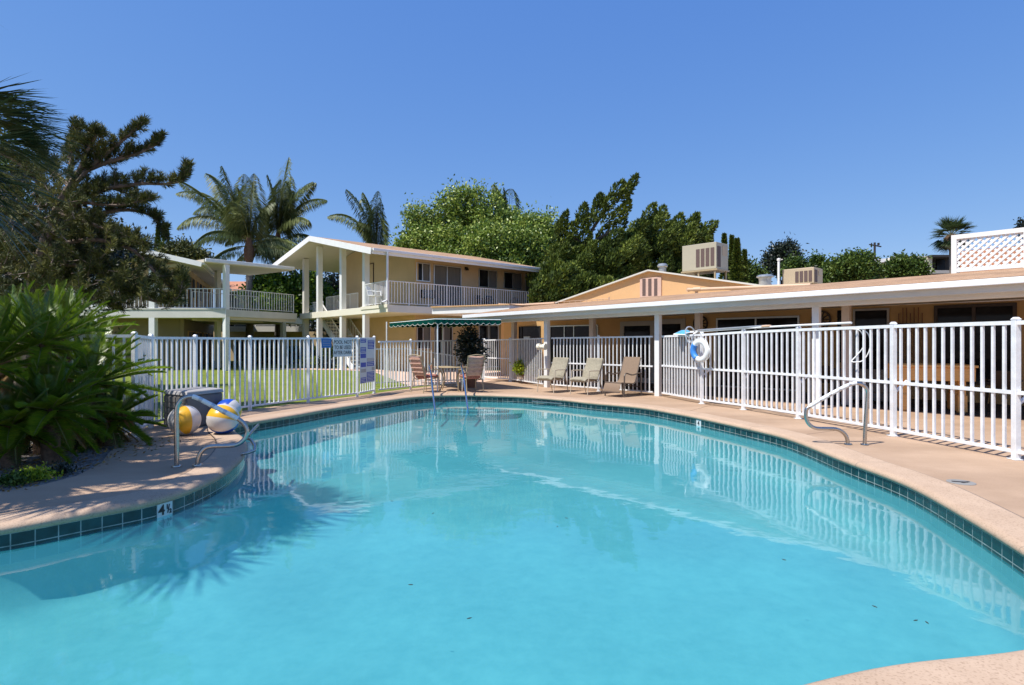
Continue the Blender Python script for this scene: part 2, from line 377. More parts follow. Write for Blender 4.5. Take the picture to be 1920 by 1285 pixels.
# ---------- foliage ----------
def unit(a):
    return a / np.maximum(np.linalg.norm(a, axis=1, keepdims=True), 1e-9)
def leaves(name, P, D, L, W, tint, mat, parent=None, S=None, belly=.45):
    P = np.asarray(P, float); D = unit(np.asarray(D, float)); n = len(P)
    L = np.broadcast_to(np.asarray(L, float), (n,))[:, None]; W = np.broadcast_to(np.asarray(W, float), (n,))[:, None]
    if S is None: S = rng.normal(size=(n, 3))
    S = np.asarray(S, float); S = unit(S - D * np.sum(S * D, axis=1, keepdims=True))
    V = np.empty((n, 4, 3)); V[:, 0] = P; V[:, 1] = P + D * L * belly + S * W / 2; V[:, 2] = P + D * L; V[:, 3] = P + D * L * belly - S * W / 2
    me = bpy.data.meshes.new(name); me.vertices.add(4 * n); me.vertices.foreach_set('co', V.ravel())
    me.loops.add(4 * n); me.loops.foreach_set('vertex_index', np.arange(4 * n, dtype=np.int32))
    me.polygons.add(n); me.polygons.foreach_set('loop_start', np.arange(0, 4 * n, 4, dtype=np.int32))
    try: me.polygons.foreach_set('loop_total', np.full(n, 4, dtype=np.int32))
    except Exception: pass
    at_ = me.attributes.new('tint', 'FLOAT', 'FACE'); at_.data.foreach_set('value', np.clip(np.broadcast_to(tint, (n,)), 0, 1).astype(np.float32))
    me.materials.append(mat); me.update(calc_edges=True)
    o = bpy.data.objects.new(name, me); COL.objects.link(o)
    if parent is not None: o.parent = parent
    return o
def blob_crown(blobs, n, leaf, spread=.22, up=.3, sub=0):
    """blobs: (cx,cy,cz,rx,ry,rz). leaf positions near the blobs' shells, grouped in sprays"""
    blobs = np.array(blobs, float)
    if sub:
        q = []
        for r in blobs:
            for k in range(sub):
                d = rng.normal(size=3); d /= np.linalg.norm(d); d[2] = d[2] * .9 + .15; f = rng.uniform(.18, .36); q.append([r[0] + d[0] * r[3] * .85, r[1] + d[1] * r[4] * .85, r[2] + d[2] * r[5] * .95, r[3] * f, r[4] * f, r[5] * f * rng.uniform(.8, 1.6)])
        blobs = np.vstack([blobs * np.array([1, 1, 1, .8, .8, .8]), np.array(q)])
    w = (blobs[:, 3] * blobs[:, 5]); w /= w.sum()
    ns = max(1, n // 14); bi = rng.choice(len(blobs), ns, p=w)
    d = unit(rng.normal(size=(ns, 3))); rad = rng.uniform(.55, 1.08, ns)[:, None]
    c = blobs[bi, :3] + d * blobs[bi, 3:6] * rad
    k = np.repeat(np.arange(ns), 14); cl = c[k]; dd = d[k]
    P = cl + rng.normal(size=(len(k), 3)) * spread
    D = dd * .7 + rng.normal(size=(len(k), 3)) * .7 + np.array([0, 0, up])
    tint = .45 + rng.normal(size=ns)[k] * .26 + rng.normal(size=len(k)) * .16
    return P, D, tint
# ================= pool outline =================
ctrl_px = [(1920,1025.5),(1817,963.5),(1700,901.6),(1587,860),(1480,818.9),(1402,800),(1341,787),(1281,775),(1200,761.6),(1111,754),(1060,748.4),(991,743),
 (940,740.8),(871,739.3),(820,740.5),(768,744),(700,753.5),(650,760.5),(600,768.5),(560,775.6),(500,785.3)]
left_px = [(437,868),(418,884),(378.8,903.6),(332,922),(276,938),(200,951),(118,966),(60,977),(0,987)]
pool_ctrl = [gp(*p)[:2] for p in ctrl_px]
pool_ctrl += [(-4.93,10.15),(-4.62,9.45),(-4.12,8.72),(-3.72,7.95),(-3.44,7.2)]
pool_ctrl += [gp(*p)[:2] for p in left_px]
pool_ctrl += [(-4.6,4.15),(-5.2,3.5),(-5.5,2.6),(-5.1,1.7),(-4.0,1.1),(-2.6,1.0),(-1.2,1.35),(0,1.9),(.7,2.2),(1.23,2.41),(1.677,2.555),(2.02,2.62),(2.41,2.68),(2.85,2.84),(3.2,3.12),(3.45,3.5)]
pl = [Vector((p[0], p[1], 0)) for p in pool_ctrl]
LOOP = smooth_path(pl, 8, True)
LOOP = [Vector((p.x, p.y)) for p in LOOP]
# resample evenly
def resample(L, step):
    out = []; n = len(L); acc = 0.0; tot = sum((L[(i + 1) % n] - L[i]).length for i in range(n)); m = int(tot / step); st = tot / m; nxt = 0.0
    for i in range(n):
        a, b = L[i], L[(i + 1) % n]; d = (b - a).length
        while nxt < acc + d and len(out) < m:
            out.append(a.lerp(b, (nxt - acc) / d)); nxt += st
        acc += d
    return out
LOOP = resample(LOOP, .12)
for _ in range(3): LOOP = [(LOOP[i - 1] + LOOP[i] * 2 + LOOP[(i + 1) % len(LOOP)]) / 4 for i in range(len(LOOP))]
area = sum(LOOP[i - 1].x * LOOP[i].y - LOOP[i].x * LOOP[i - 1].y for i in range(len(LOOP)))
if area < 0: LOOP.reverse()
NL = len(LOOP)
NRM = []
for i in range(NL):
    t = (LOOP[(i + 2) % NL] - LOOP[i - 2]).normalized(); NRM.append(Vector((-t.y, t.x)))    # inward (CCW)
for _ in range(4): NRM = [(NRM[i - 1] + NRM[i] * 2 + NRM[(i + 1) % NL]).normalized() for i in range(NL)]
ARC = [0.0]
for i in range(NL): ARC.append(ARC[-1] + (LOOP[(i + 1) % NL] - LOOP[i]).length)
def off(d): return [LOOP[i] + NRM[i] * d for i in range(NL)]

def ring(name, prof, mat, parent=None, vscale=None, smooth=True, uoff=0.0):
    """prof: (inward offset, z) swept round the pool; UV = (arc length, profile length)"""
    me = bpy.data.meshes.new(name); K = len(prof); v = []; f = []
    for (d, z) in prof: v += [(p.x, p.y, z) for p in off(d)]
    pl_ = [0.0]
    for k in range(1, K): pl_.append(pl_[-1] + math.hypot(prof[k][0] - prof[k - 1][0], prof[k][1] - prof[k - 1][1]))
    uvs = []
    for k in range(K - 1):
        for i in range(NL):
            j = (i + 1) % NL; f.append((k * NL + i, (k + 1) * NL + i, (k + 1) * NL + j, k * NL + j))
            uvs += [(ARC[i] + uoff, pl_[k]), (ARC[i] + uoff, pl_[k + 1]), (ARC[i + 1] + uoff, pl_[k + 1]), (ARC[i + 1] + uoff, pl_[k])]
    me.from_pydata(v, [], f); u = me.uv_layers.new(name='UVMap'); u.data.foreach_set('uv', [c for q in uvs for c in q])
    me.materials.append(mat)
    if smooth: me.polygons.foreach_set('use_smooth', [True] * len(me.polygons))
    me.update(); o = bpy.data.objects.new(name, me); COL.objects.link(o)
    if parent is not None: o.parent = parent
    return o
def sheet(name, outer, holes, z, mat, kind='structure', zf=None):
    loops = [[Vector((p[0], p[1], 0)) for p in outer]] + [[Vector((p[0], p[1], 0)) for p in h] for h in holes]
    tris = tessellate_polygon(loops); flat = [p for l in loops for p in l]
    me = bpy.data.meshes.new(name); me.from_pydata([(p.x, p.y, z if zf is None else zf(p.x, p.y)) for p in flat], [], [tuple(t) for t in tris])
    me.update()
    import bmesh
    bm = bmesh.new(); bm.from_mesh(me); bmesh.ops.recalc_face_normals(bm, faces=bm.faces)
    if sum(f.normal.z for f in bm.faces) < 0: bmesh.ops.reverse_faces(bm, faces=bm.faces)
    bm.to_mesh(me); bm.free(); me.materials.append(mat)
    o = bpy.data.objects.new(name, me); COL.objects.link(o)
    if kind: o['kind'] = kind
    return o

WZ = -.195
pool = thing('swimming_pool', 'kidney shaped swimming pool with dark green waterline tiles and tan coping', 'swimming pool', (0, 0, 0))
ring('coping', [(-.36, .008), (-.05, .010), (-.01, .006), (.022, -.012), (.030, -.035), (.022, -.060), (0.0, -.072)], M['coping'], pool)
ring('tile_band', [(0.0, -.072), (0.0, -.172), (0.0, -.222)], M['tile'], pool, smooth=False)
ring('joint', [(-.374, .0035), (-.361, .0035)], M['black'], pool)
fz = lambda x, y: -.74 + .012 * (y - 4)
shell = ring('pool_wall', [(0.0, -.222), (.03, -.38), (.08, -.52), (.20, -.60), (.42, -.64)], M['plaster'], pool)
# lower rings follow the sloping floor
vs = shell.data.vertices
for k in (2, 3, 4):
    for i in range(NL):
        v = vs[k * NL + i]; w = (0, 0, .55, .85, 1.0)[k]
        v.co.z = v.co.z * (1 - w) + fz(v.co.x, v.co.y) * w
fl = sheet('pool_floor', off(.42), [], 0, M['plaster'], None, zf=fz); fl.parent = pool
water = sheet('water', off(.004), [], WZ, M['water'])
# curved entry steps at the far end
for k, (r, z) in enumerate([(2.15, -.47), (1.80, -.41), (1.48, -.35), (1.20, -.29)]):
    b = MB(); c = (-1.0, 17.2)
    b.lathe((c[0], c[1], 0), [(r, -.9), (r, z - .012), (r - .012, z)], 72)
    b.build('pool_step', M['plaster'], pool)
    b = MB(); n = 64; a0, a1 = math.radians(185), math.radians(355)
    P = [(c[0] + (r - .035) * math.cos(a0 + (a1 - a0) * i / n), c[1] + (r - .035) * math.sin(a0 + (a1 - a0) * i / n)) for i in range(n + 1)]
    Q = [(c[0] + (r + .003) * math.cos(a0 + (a1 - a0) * i / n), c[1] + (r + .003) * math.sin(a0 + (a1 - a0) * i / n)) for i in range(n + 1)]
    for i in range(n):
        b.hexa([(*P[i], z - .03), (*Q[i], z - .03), (*Q[i + 1], z - .03), (*P[i + 1], z - .03)], [(*P[i], z + .004), (*Q[i], z + .004), (*Q[i + 1], z + .004), (*P[i + 1], z + .004)])
    b.build('step_edge', M['tile'], pool)

# ================= deck, lawn, bed, earth =================
FL = [gp(252, 820), gp(283, 803), (-6.05, 10.9), gp(468.7, 770.5), gp(578, 755.3), gp(669.6, 744.5), gp(701.5, 738)]   # left fence post feet
FL = [Vector(p[:2]) for p in FL]
deck_outer = [(-60, -40), (60, -40), (60, 40)]
arc_in = Plane(1, .925, 18.25 + 1.362 * 4.0)
deck_edge_far = [(2.0, 40), (0.0, 26.0), (-1.0, 21.0), (-2.6, 19.2), (-3.55, 17.3)]
left_edge = [tuple(FL[5] + Vector((-.10, .25))), tuple(FL[4] + Vector((-.12, .12))), tuple(FL[3] + Vector((-.15, .05))), tuple(FL[2] + Vector((-.2, 0))), tuple(FL[1] + Vector((-.2, -.05))), tuple(FL[0] + Vector((-.12, -.2)))]
bed_edge = [(-5.75, 8.4), (-5.3, 7.5), (-4.93, 6.85), (-4.74, 6.2), (-4.78, 5.85), (-5.0, 5.5), (-6.2, 5.1), (-60, 4.2)]
sheet('pool_deck', deck_outer + deck_edge_far + left_edge + bed_edge, [off(-.35)[::-1]], 0.0, M['deck'])
hole = off(-.30)
sheet('lawn', [(-60, 9.2), (-6.25, 9.2), (-6.25, 8.2), (-3.0, 16.0), (8, 20), (8, 70), (-60, 70)], [], -.018, M['lawn'])
sheet('planting_bed', [(-60, 3.4), (-4.3, 4.7), (-4.4, 8.0), (-5.5, 9.3), (-60, 9.3)], [], -.008, M['gravel'])
sheet('ground', [(-700, -700), (700, -700), (700, 700), (-700, 700)], [off(-.28)[::-1]], -.035, M['earth'])
# walkway behind the fence and under the balconies
wk = sheet('path', [gp(700, 697)[:2], (-3.4, 19.0), (-2.4, 20.0), (1.5, 22.5), (3, 28), (-8, 32), (-14, 32.3), (-14, 31.3), (-9.0, 30.2), (-6.9, 28.6)], [], -.006, M['walk'])
# joint line between coping and deck is the 8 mm step of the coping ring
jm = paint('joint_filler', (.20, .14, .10), .95, .3, 8); b = MB()
for (p, q_) in (((1960, 1010), (2300, 905)), ((1480, 819), (1700, 790)), ((1281, 774), (1345, 757)), ((1111, 753), (1150, 742)), ((900, 738), (905, 732)), ((700, 752), (686, 743))):
    a_, c_ = Vector(gp(*p)), Vector(gp(*q_)); d_ = (c_ - a_).normalized(); b.bar(a_ + d_ * .40 + Vector((0, 0, .0005)), c_ + Vector((0, 0, .0005)), .009, .003)
jo = b.build('deck_joints', jm); jo['kind'] = 'structure'
for x, y in ((836.5, 739.5), (893.8, 739)):
    g = gp(x, y); b = MB(); b.lathe((0, 0, 0), [(.045, .008), (.045, .02), (.02, .03)], 12); o_ = b.build('rope_anchor', M['pvc']); o_.location = (g[0], g[1] + .12, 0)
    tag(o_, 'small round anchor set in the deck ' + ('between the two steel step rails' if x < 850 else 'just right of the steel step rails'), 'anchor')
def nearest_px(x, z, far=None):
    best = None
    for i in range(NL):
        p = LOOP[i]
        if p.y < 1: continue
        if far == 'L' and p.x > -2.5: continue
        if far == 'R' and p.x < 1: continue
        q = CX + F * p.x / p.y
        if best is None or abs(q - x) < best[0]: best = (abs(q - x), i)
    return best[1]
def text_mesh(name, body, size, mat, parent=None, M4=None, ext=.0015, align='CENTER', xs=1.0, bold=0.0):
    cu = bpy.data.curves.new(name, 'FONT'); cu.body = body; cu.size = size; cu.align_x = align; cu.align_y = 'CENTER'; cu.extrude = ext; cu.offset = bold
    o = bpy.data.objects.new(name, cu); COL.objects.link(o); bpy.context.view_layer.update()
    dg = bpy.context.evaluated_depsgraph_get(); me = bpy.data.meshes.new_from_object(o.evaluated_get(dg))
    bpy.data.objects.remove(o, do_unlink=True); me.materials.clear(); me.materials.append(mat); me.name = name
    S = Matrix.Diagonal((xs, 1, 1, 1)); me.transform((M4 if M4 is not None else Matrix.Identity(4)) @ S)
    o2 = bpy.data.objects.new(name, me); COL.objects.link(o2)
    if parent is not None: o2.parent = parent
    return o2
def face_matrix(p, right, up=Vector((0, 0, 1))):    # local x = right, y = up, z towards the viewer
    r = Vector(right).normalized(); u = Vector(up).normalized(); n = r.cross(u)
    return Matrix(((r.x, u.x, n.x, p[0]), (r.y, u.y, n.y, p[1]), (r.z, u.z, n.z, p[2]), (0, 0, 0, 1)))
def depth_marker(px_, side, w, h, label, words):
    i = nearest_px(px_, 0, side); p = LOOP[i]; n = NRM[i]; r = Vector((n.y, -n.x))
    if (r.x * p.y - r.y * p.x) < 0: r = -r
    r3 = Vector((r.x, r.y, 0)); c = Vector((p.x + n.x * .006, p.y + n.y * .006, -.072 - h / 2))
    t = thing('depth_marker', label, 'depth marker', c)
    b = MB(); b.hexa([r3 * (-w / 2) + Vector((0, 0, -h / 2)), r3 * (w / 2) + Vector((0, 0, -h / 2)), r3 * (w / 2) + Vector((-n.x * .02, -n.y * .02, -h / 2)), r3 * (-w / 2) + Vector((-n.x * .02, -n.y * .02, -h / 2))],
                     [r3 * (-w / 2) + Vector((0, 0, h / 2)), r3 * (w / 2) + Vector((0, 0, h / 2)), r3 * (w / 2) + Vector((-n.x * .02, -n.y * .02, h / 2)), r3 * (-w / 2) + Vector((-n.x * .02, -n.y * .02, h / 2))])
    b.build('tile', M['signwhite'], t)
    for (s, sz, dx, dz, xs) in words:
        text_mesh('numeral', s, sz, M['black'], t, face_matrix(r3 * dx + Vector((0, 0, dz)) + Vector((n.x, n.y, 0)) * .003, r3), xs=xs, bold=.002)
    return t
depth_marker(301, 'L', .155, .155, 'white depth tile reading 4 1/2 on the left pool edge', [('4', .135, -.035, .012, 1.0), ('1', .06, .022, .035, .9), ('/', .11, .036, .012, .8), ('2', .055, .056, -.012, .9)])
depth_marker(1309, 'R', .15, .16, 'white depth tile reading 4 below the ring buoy', [('4', .13, 0, .01, .9)])
# deck depth plate / skimmer lid
c = gp(1802, 905); t = thing('skimmer_lid', 'round grey lid with a dark arrow set in the deck', 'lid', (c[0], c[1], 0))
b = MB(); b.lathe((0, 0, 0), [(.125, 0), (.125, .004), (.118, .007)], 28); b.build('lid', M['lidgrey'], t)
b = MB(); b.bar((-.08, .02, .009), (.05, -.02, .009), .03, .003); b.bar((-.02, -.04, .0095), (.08, 0, .0095), .025, .003); b.build('mark', M['black'], t)
# ================= helpers for buildings =================
def roof_plane(name, a, b, c, d, th, mats, parent):
    """a,b eave; c above b; d above a. shingles on top, thickness th below"""
    a, b, c, d = [Vector(q) for q in (a, b, c, d)]
    n = (b - a).cross(d - a).normalized()
    if n.z < 0: n = -n
    lo = [q - n * th for q in (a, b, c, d)]
    me = bpy.data.meshes.new(name); v = [tuple(q) for q in (a, b, c, d)] + [tuple(q) for q in lo]
    f = [(0, 1, 2, 3), (7, 6, 5, 4), (0, 4, 5, 1), (1, 5, 6, 2), (2, 6, 7, 3), (3, 7, 4, 0)]
    me.from_pydata(v, [], f); me.materials.append(mats[0]); me.materials.append(mats[1])
    me.polygons.foreach_set('material_index', [0, 1, 1, 1, 1, 1])
    u = me.uv_layers.new(name='UVMap'); ax = (b - a).normalized(); ay = n.cross(ax)
    uv = []
    for p in f:
        for k in p: q = Vector(v[k]) - a; uv += [q.dot(ax), q.dot(ay)]
    u.data.foreach_set('uv', uv); me.update()
    o = bpy.data.objects.new(name, me); COL.objects.link(o)
    if parent is not None: o.parent = parent
    return o
def lerp(a, b, t): return a + (b - a) * t
def post(parent, xy, z0, z1, w=.14, mat='white', rz=0.0, name='post', cap=0.0, d=None):
    b = MB(); b.box((xy[0], xy[1], (z0 + z1) / 2), (w, d or w, z1 - z0), rz); o = b.build(name, M[mat], parent, bevel=.006); return o
def railing(parent, p0, p1, z0, z1, sp=.125, mat='white', name='railing', zb=.10, r=.016, posts=True, pe=8, dz=0.0):
    b = MB(); p0, p1 = Vector(p0[:2]), Vector(p1[:2]); L = (p1 - p0).length; n = max(2, int(round(L / sp)))
    A = lambda t, z: (lerp(p0.x, p1.x, t), lerp(p0.y, p1.y, t), z + dz * t)
    b.bar(A(0, z1), A(1, z1), .05, .035); b.bar(A(0, z0 + zb), A(1, z0 + zb), .03, .03)
    rz = math.atan2(p1.y - p0.y, p1.x - p0.x)
    for k in range(n + 1):
        t = k / n; big = posts and (k % pe == 0 or k == n); w = .042 if big else r * 1.6
        zz0 = z0 if big else z0 + zb
        a = A(t, 0); b.box((a[0], a[1], a[2] + (zz0 + z1) / 2), (w, w, z1 - zz0 - .03), rz)
    return b.build(name, M[mat], parent)
def window(parent, pln, x0, x1, yt, yb, proud, out, split=None, curtain=None, frame='alum', fw=.045, name='window', glass='glass', t0=None, depth=.05):
    """window on a vertical plane, given by photo pixels; out = outward xy normal"""
    P0, P1 = pln.xy(x0), pln.xy(x1)
    zt = (pln.pt(x0, yt[0] if isinstance(yt, tuple) else yt).z); zt1 = pln.pt(x1, yt[1] if isinstance(yt, tuple) else yt).z; zt = (zt + zt1) / 2
    zb = yb if isinstance(yb, float) else (pln.pt(x0, yb[0] if isinstance(yb, tuple) else yb).z + pln.pt(x1, yb[1] if isinstance(yb, tuple) else yb).z) / 2
    o = Vector(out).normalized(); d = (P1 - P0).normalized()
    def slab(b, a0, a1, z0, z1, s0, s1, mi=0):
        A = P0 + d * a0; B = P0 + d * a1
        q = [A + o * s0, B + o * s0, B + o * s1, A + o * s1]
        b.hexa([(p.x, p.y, z0) for p in q], [(p.x, p.y, z1) for p in q], mi)
    L = (P1 - P0).length
    b = MB(); slab(b, 0, L, zt - fw, zt, proud, proud + depth); slab(b, 0, L, zb, zb + fw, proud, proud + depth)
    slab(b, 0, fw, zb + fw, zt - fw, proud, proud + depth); slab(b, L - fw, L, zb + fw, zt - fw, proud, proud + depth)
    for sp in (split or []): slab(b, L * sp - fw / 2, L * sp + fw / 2, zb + fw, zt - fw, proud, proud + depth - .006)
    f = b.build(name, M[frame], parent)
    b = MB(); slab(b, fw, L - fw, zb + fw, zt - fw, proud + .004, proud + .014); b.build('pane', M[glass], f)
    if curtain:
        for (c0, c1) in curtain:
            b = MB(); slab(b, fw + (L - 2 * fw) * c0, fw + (L - 2 * fw) * c1, zb + fw + .02, zt - fw - .02, proud + .0145, proud + .018); b.build('curtain', M['curtain'], f)
    return f

# ================= two-storey motel block =================
SA = lambda c: Plane(1, .869, c)                    # planes along the gable front
SB = lambda c: Plane(1, -1.145, c)                  # planes along the balcony side
uA = Vector((-.656, .755)); uB = Vector((.753, .658))
oA, oB = Vector((-.755, -.656)), Vector((.656, -.755))
rzA = math.atan2(uA.y, uA.x); rzB = math.atan2(uB.y, uB.x)
motel = thing('motel_block', 'two-storey cream motel block with a gabled porch and long railed balcony', 'building', (0, 0, 0))
FR = SA(17.23); SIDE = SB(-36.05)
corner = FR.xy(727)                                  # outer corner of the balcony
Z1, Z2 = 2.86, 3.20
def meet(p, q):                                      # xy where two planes cross
    D = p.a * q.b - q.a * p.b; return Vector(((p.c * q.b - q.c * p.b) / D, (p.a * q.c - q.a * p.c) / D))
C0 = meet(FR, SIDE); LEFT = FR.xy(562); FAR = SIDE.xy(1008) + uB * 1.2
WA = SA(20.37); WB = SB(-38.33); WC = meet(WA, WB); WFAR = WB.xy(1030) + uB * 1.0
RP = SA(16.19)
Rr = RP.pt(698, 465.5); Ap = RP.pt(582, 443.0); Rl = RP.pt(512, 497)
# slab
slabL = LEFT; backL = LEFT - oA * 4.2
b = MB()
b.hexa([(*LEFT, Z1), (*C0, Z1), (*(C0 - oA * 4.2), Z1), (*backL, Z1)], [(*LEFT, Z2), (*C0, Z2), (*(C0 - oA * 4.2), Z2), (*backL, Z2)])
b.build('porch_floor', M['cream'], motel, bevel=.01)
b = MB(); s0 = C0 - oA * 4.2 + oB * -.0
q0 = C0 + uB * .0 - oA * 4.203; e0 = FAR
w0 = Vector((-.656, .755)) * 1.7
b.hexa([(*q0, Z1 + .002), (*FAR, Z1 + .002), (*(FAR + w0), Z1 + .002), (*(q0 + w0), Z1 + .002)], [(*q0, Z2 - .002), (*FAR, Z2 - .002), (*(FAR + w0), Z2 - .002), (*(q0 + w0), Z2 - .002)])
b.build('balcony_floor', M['offwhite'], motel)
b = MB(); pa = FR.xy(677); b.wall(C0 + oA * .05, pa + oA * .05, Z2 - .12, Z2 + .03, -.12, -.02); b.build('step_edge', M['cream'], motel)
# walls
b = MB()
b.wall(WC, WFAR, -.02, Z1, .25); b.build('lower_wall', M['beige_low'], motel)
b = MB(); b.wall(WC, WFAR, Z2, 5.95, .25); b.build('upper_wall', M['beige'], motel)
WL = WC + uA * 8.6
b = MB(); b.wall(WL, WC + oA * 0, -.02, Z1, .25, 0.003); b.build('lower_wall', M['beige_low'], motel)
APW = WC + uA * ((Vector((Ap.x, Ap.y)) - WC).dot(uA))
def rz0(xy):
    d = (Vector((Ap.x, Ap.y)) - xy).dot(uA); return Ap.z - .2 - abs(d) * (.215 if d > 0 else .163)
b = MB(); b.wall(APW, WC, Z2, rz0(APW), .25, 0.003, z1b=rz0(WC)); b.build('upper_wall', M['beige'], motel)
b = MB(); b.wall(WL, APW, Z2, rz0(WL), .25, 0.003, z1b=rz0(APW)); b.build('upper_wall', M['beige'], motel)
# narrow corner board, shaded door recess
cb = WC + oB * .02 + oA * .02
post(motel, WC + uB * .10 + oB * .02, Z2, 5.9, .16, 'beige_low', rzB, 'corner_board', d=.05)
# roof
LEN = 11.4; v3 = Vector((uB.x, uB.y, 0)) * LEN
roof_plane('roof', Rr, Rr + v3, Ap + v3, Ap, .16, [M['shingle'], M['soffit']], motel)
roof_plane('roof', Rl + v3 * .8, Rl, Ap, Ap + v3 * .8, .16, [M['shingle'], M['soffit']], motel)
# rake boards
o3 = Vector((oA.x, oA.y, 0))
dz = Vector((0, 0, 1))
for (p, q) in ((Ap, Rr), (Rl, Ap)):
    b = MB(); b.bar(p + o3 * .05 - dz * .135, q + o3 * .05 - dz * .135, .05, .29); b.build('rake_board', M['white'], motel, bevel=.005)
# gutter and eave board
g0 = Rr + Vector((oB.x, oB.y, 0)) * .07; g1 = g0 + v3
b = MB(); b.bar(g0 - dz * .06, g1 - dz * .06, .12, .13); b.bar(g0 - dz * .19 - Vector((oB.x, oB.y, 0)) * .05, g1 - dz * .19 - Vector((oB.x, oB.y, 0)) * .05, .04, .14); b.build('gutter', M['gutter'], motel, bevel=.012)
# posts of the porch (upper and lower), feet by photo pixel
def rake_z(xy):                                      # underside of roof over xy
    d = (Vector((Ap.x, Ap.y)) - xy).dot(uA)
    zr = Ap.z - abs(d) * ((Ap.z - Rr.z) / (Vector((Ap.x - Rr.x, Ap.y - Rr.y)).length) if d > 0 else (Ap.z - Rl.z) / (Vector((Ap.x - Rl.x, Ap.y - Rl.y)).length))
    return zr - .17
for x in (594, 637.5, 680.5):
    p = FR.xy(x) - oA * .16
    post(motel, p, Z2, rake_z(p), .27, 'white', rzA, 'porch_post'); post(motel, p, -.02, Z1, .26, 'white', rzA, 'porch_post')
p = FR.xy(562.5) + uB * .35; post(motel, p, -.02, rake_z(p), .30, 'offwhite', rzA, 'porch_post')
p = SIDE.xy(724.3) + oB * .10 - uB * .0; b = MB(); b.tube([(p.x, p.y, 5.62), (p.x, p.y, 3.42), (p.x - .12, p.y - .10, 3.33), (p.x - .2, p.y - .12, 3.3)], .055, 10); b.build('downspout', M['white'], motel, smooth=True)
for x in (662.5,):
    p = WA.xy(x) + oA * .5; post(motel, p, -.02, Z1, .22, 'offwhite', rzA, 'porch_post')
# railings
railing(motel, FR.xy(684) - oA * .05, C0 - oB * .05 + uA * .03, Z2, Z2 + 1.12, .13)
railing(motel, C0 - oB * .06 + uB * .08, FAR - oB * .06, Z2, Z2 + 1.12, .155, pe=7)
railing(motel, SA(19.6).xy(612), SA(19.6).xy(671), Z2, Z2 + 1.1, .14)
railing(motel, SA(21.2).xy(560), SA(21.2).xy(606), Z2, Z2 + 1.1, .14)
# windows & doors upper
window(motel, WB, 779.5, 806, (491, 496), (527, 529), .003, oB, [.45], [(.5, .97)])
window(motel, WB, 812.5, 864, (496.5, 501.5), Z2 + .03, .003, oB, [.48], [(.02, .46), (.5, .98)], name='sliding_door')
window(motel, WB, 897, 931, (504.5, 508), (539, 541), .003, oB, [.52], [(.55, .97)])
window(motel, WB, 944, 977, (510, 513.5), (541, 544), .003, oB, [.5], [(.5, .97)])
window(motel, WB, 984, 1002, (514, 517), Z2 + .03, .003, oB, [.5], [(.02, .97)], name='sliding_door')
P = WB.pt(812 - 12, 552); t = MB(); t.box((P.x + oB.x * .1, P.y + oB.y * .1, P.z), (.72, .2, .42), rzB); g = t.build('air_conditioner', M['dark'], motel)
t = MB()
for k in range(6): t.box((P.x + oB.x * .205, P.y + oB.y * .205, P.z - .16 + k * .064), (.66, .012, .014), rzB)
t.build('grille', M['alum'], g)
P = WB.pt(873, 503.5); t = MB(); t.box((P.x + oB.x * .05, P.y + oB.y * .05, P.z), (.12, .1, .12), rzB); t.lathe((P.x + oB.x * .15, P.y + oB.y * .15, P.z - .12), [(.11, 0), (.07, .1), (.03, .16)], 14); t.build('wall_lamp', M['black'], motel)
# lower
window(motel, WB, 781, 806.5, (607, 608), (655, 655), .003, oB, [.45], [(.5, .95)])
window(motel, WB, 814, 848, (608, 609.5), .05, .003, oB, [.5], [(.52, .9)], name='sliding_door')
window(motel, WB, 897, 934, (609, 611), .05, .003, oB, [.5], [(.4, .6)], name='sliding_door')
window(motel, WB, 942, 953, (611, 612), .05, .003, oB, None, None, name='door')
b = MB(); b.box((*(WB.xy(880) + oB * .06), 2.25), (.25, .1, .12), rzB); b.build('wall_lamp', M['black'], motel)
window(motel, WA, 688, 701, (497, 492), Z2 + .02, -.02 - .0, oA, None, None, frame='darkwood', glass='darkwood', name='door', depth=.06)
# staircase running down beside the porch posts
stc = thing('staircase', 'white open staircase with slatted treads climbing to the motel landing', 'staircase', (0, 0, 0))
if True:
    S0 = SA(18.3).xy(598); dirS = -uA; run, rise, n = 4.6, Z2, 16
    for side, offv in (('a', 0.0), ('b', 1.15)):
        o2 = -oA * offv
        a = S0 + o2; e = S0 + dirS * run + o2
        b = MB(); b.bar((a.x, a.y, Z2 - .18), (e.x, e.y, .0), .06, .30); b.build('stringer', M['white'], stc)
        b = MB(); b.bar((a.x, a.y, Z2 + .88), (e.x, e.y, .95), .05, .06)
        b.bar((a.x, a.y, Z2 + .12), (e.x, e.y, .19), .03, .03)
        for i in range(23):
            t_ = i / 22; q = a.lerp(e, t_); z = Z2 * (1 - t_); b.box((q.x, q.y, z + .48), (.024, .024, .84), rzA)
        b.build('stair_rail', M['white'], stc)
    b = MB()
    for i in range(n):
        t_ = (i + .5) / n; q = S0 + dirS * run * t_ - oA * .575; z = Z2 * (1 - t_) - .06
        b.box((q.x, q.y, z), (.30, 1.08, .05), rzA)
    b.build('treads', M['cream'], stc)
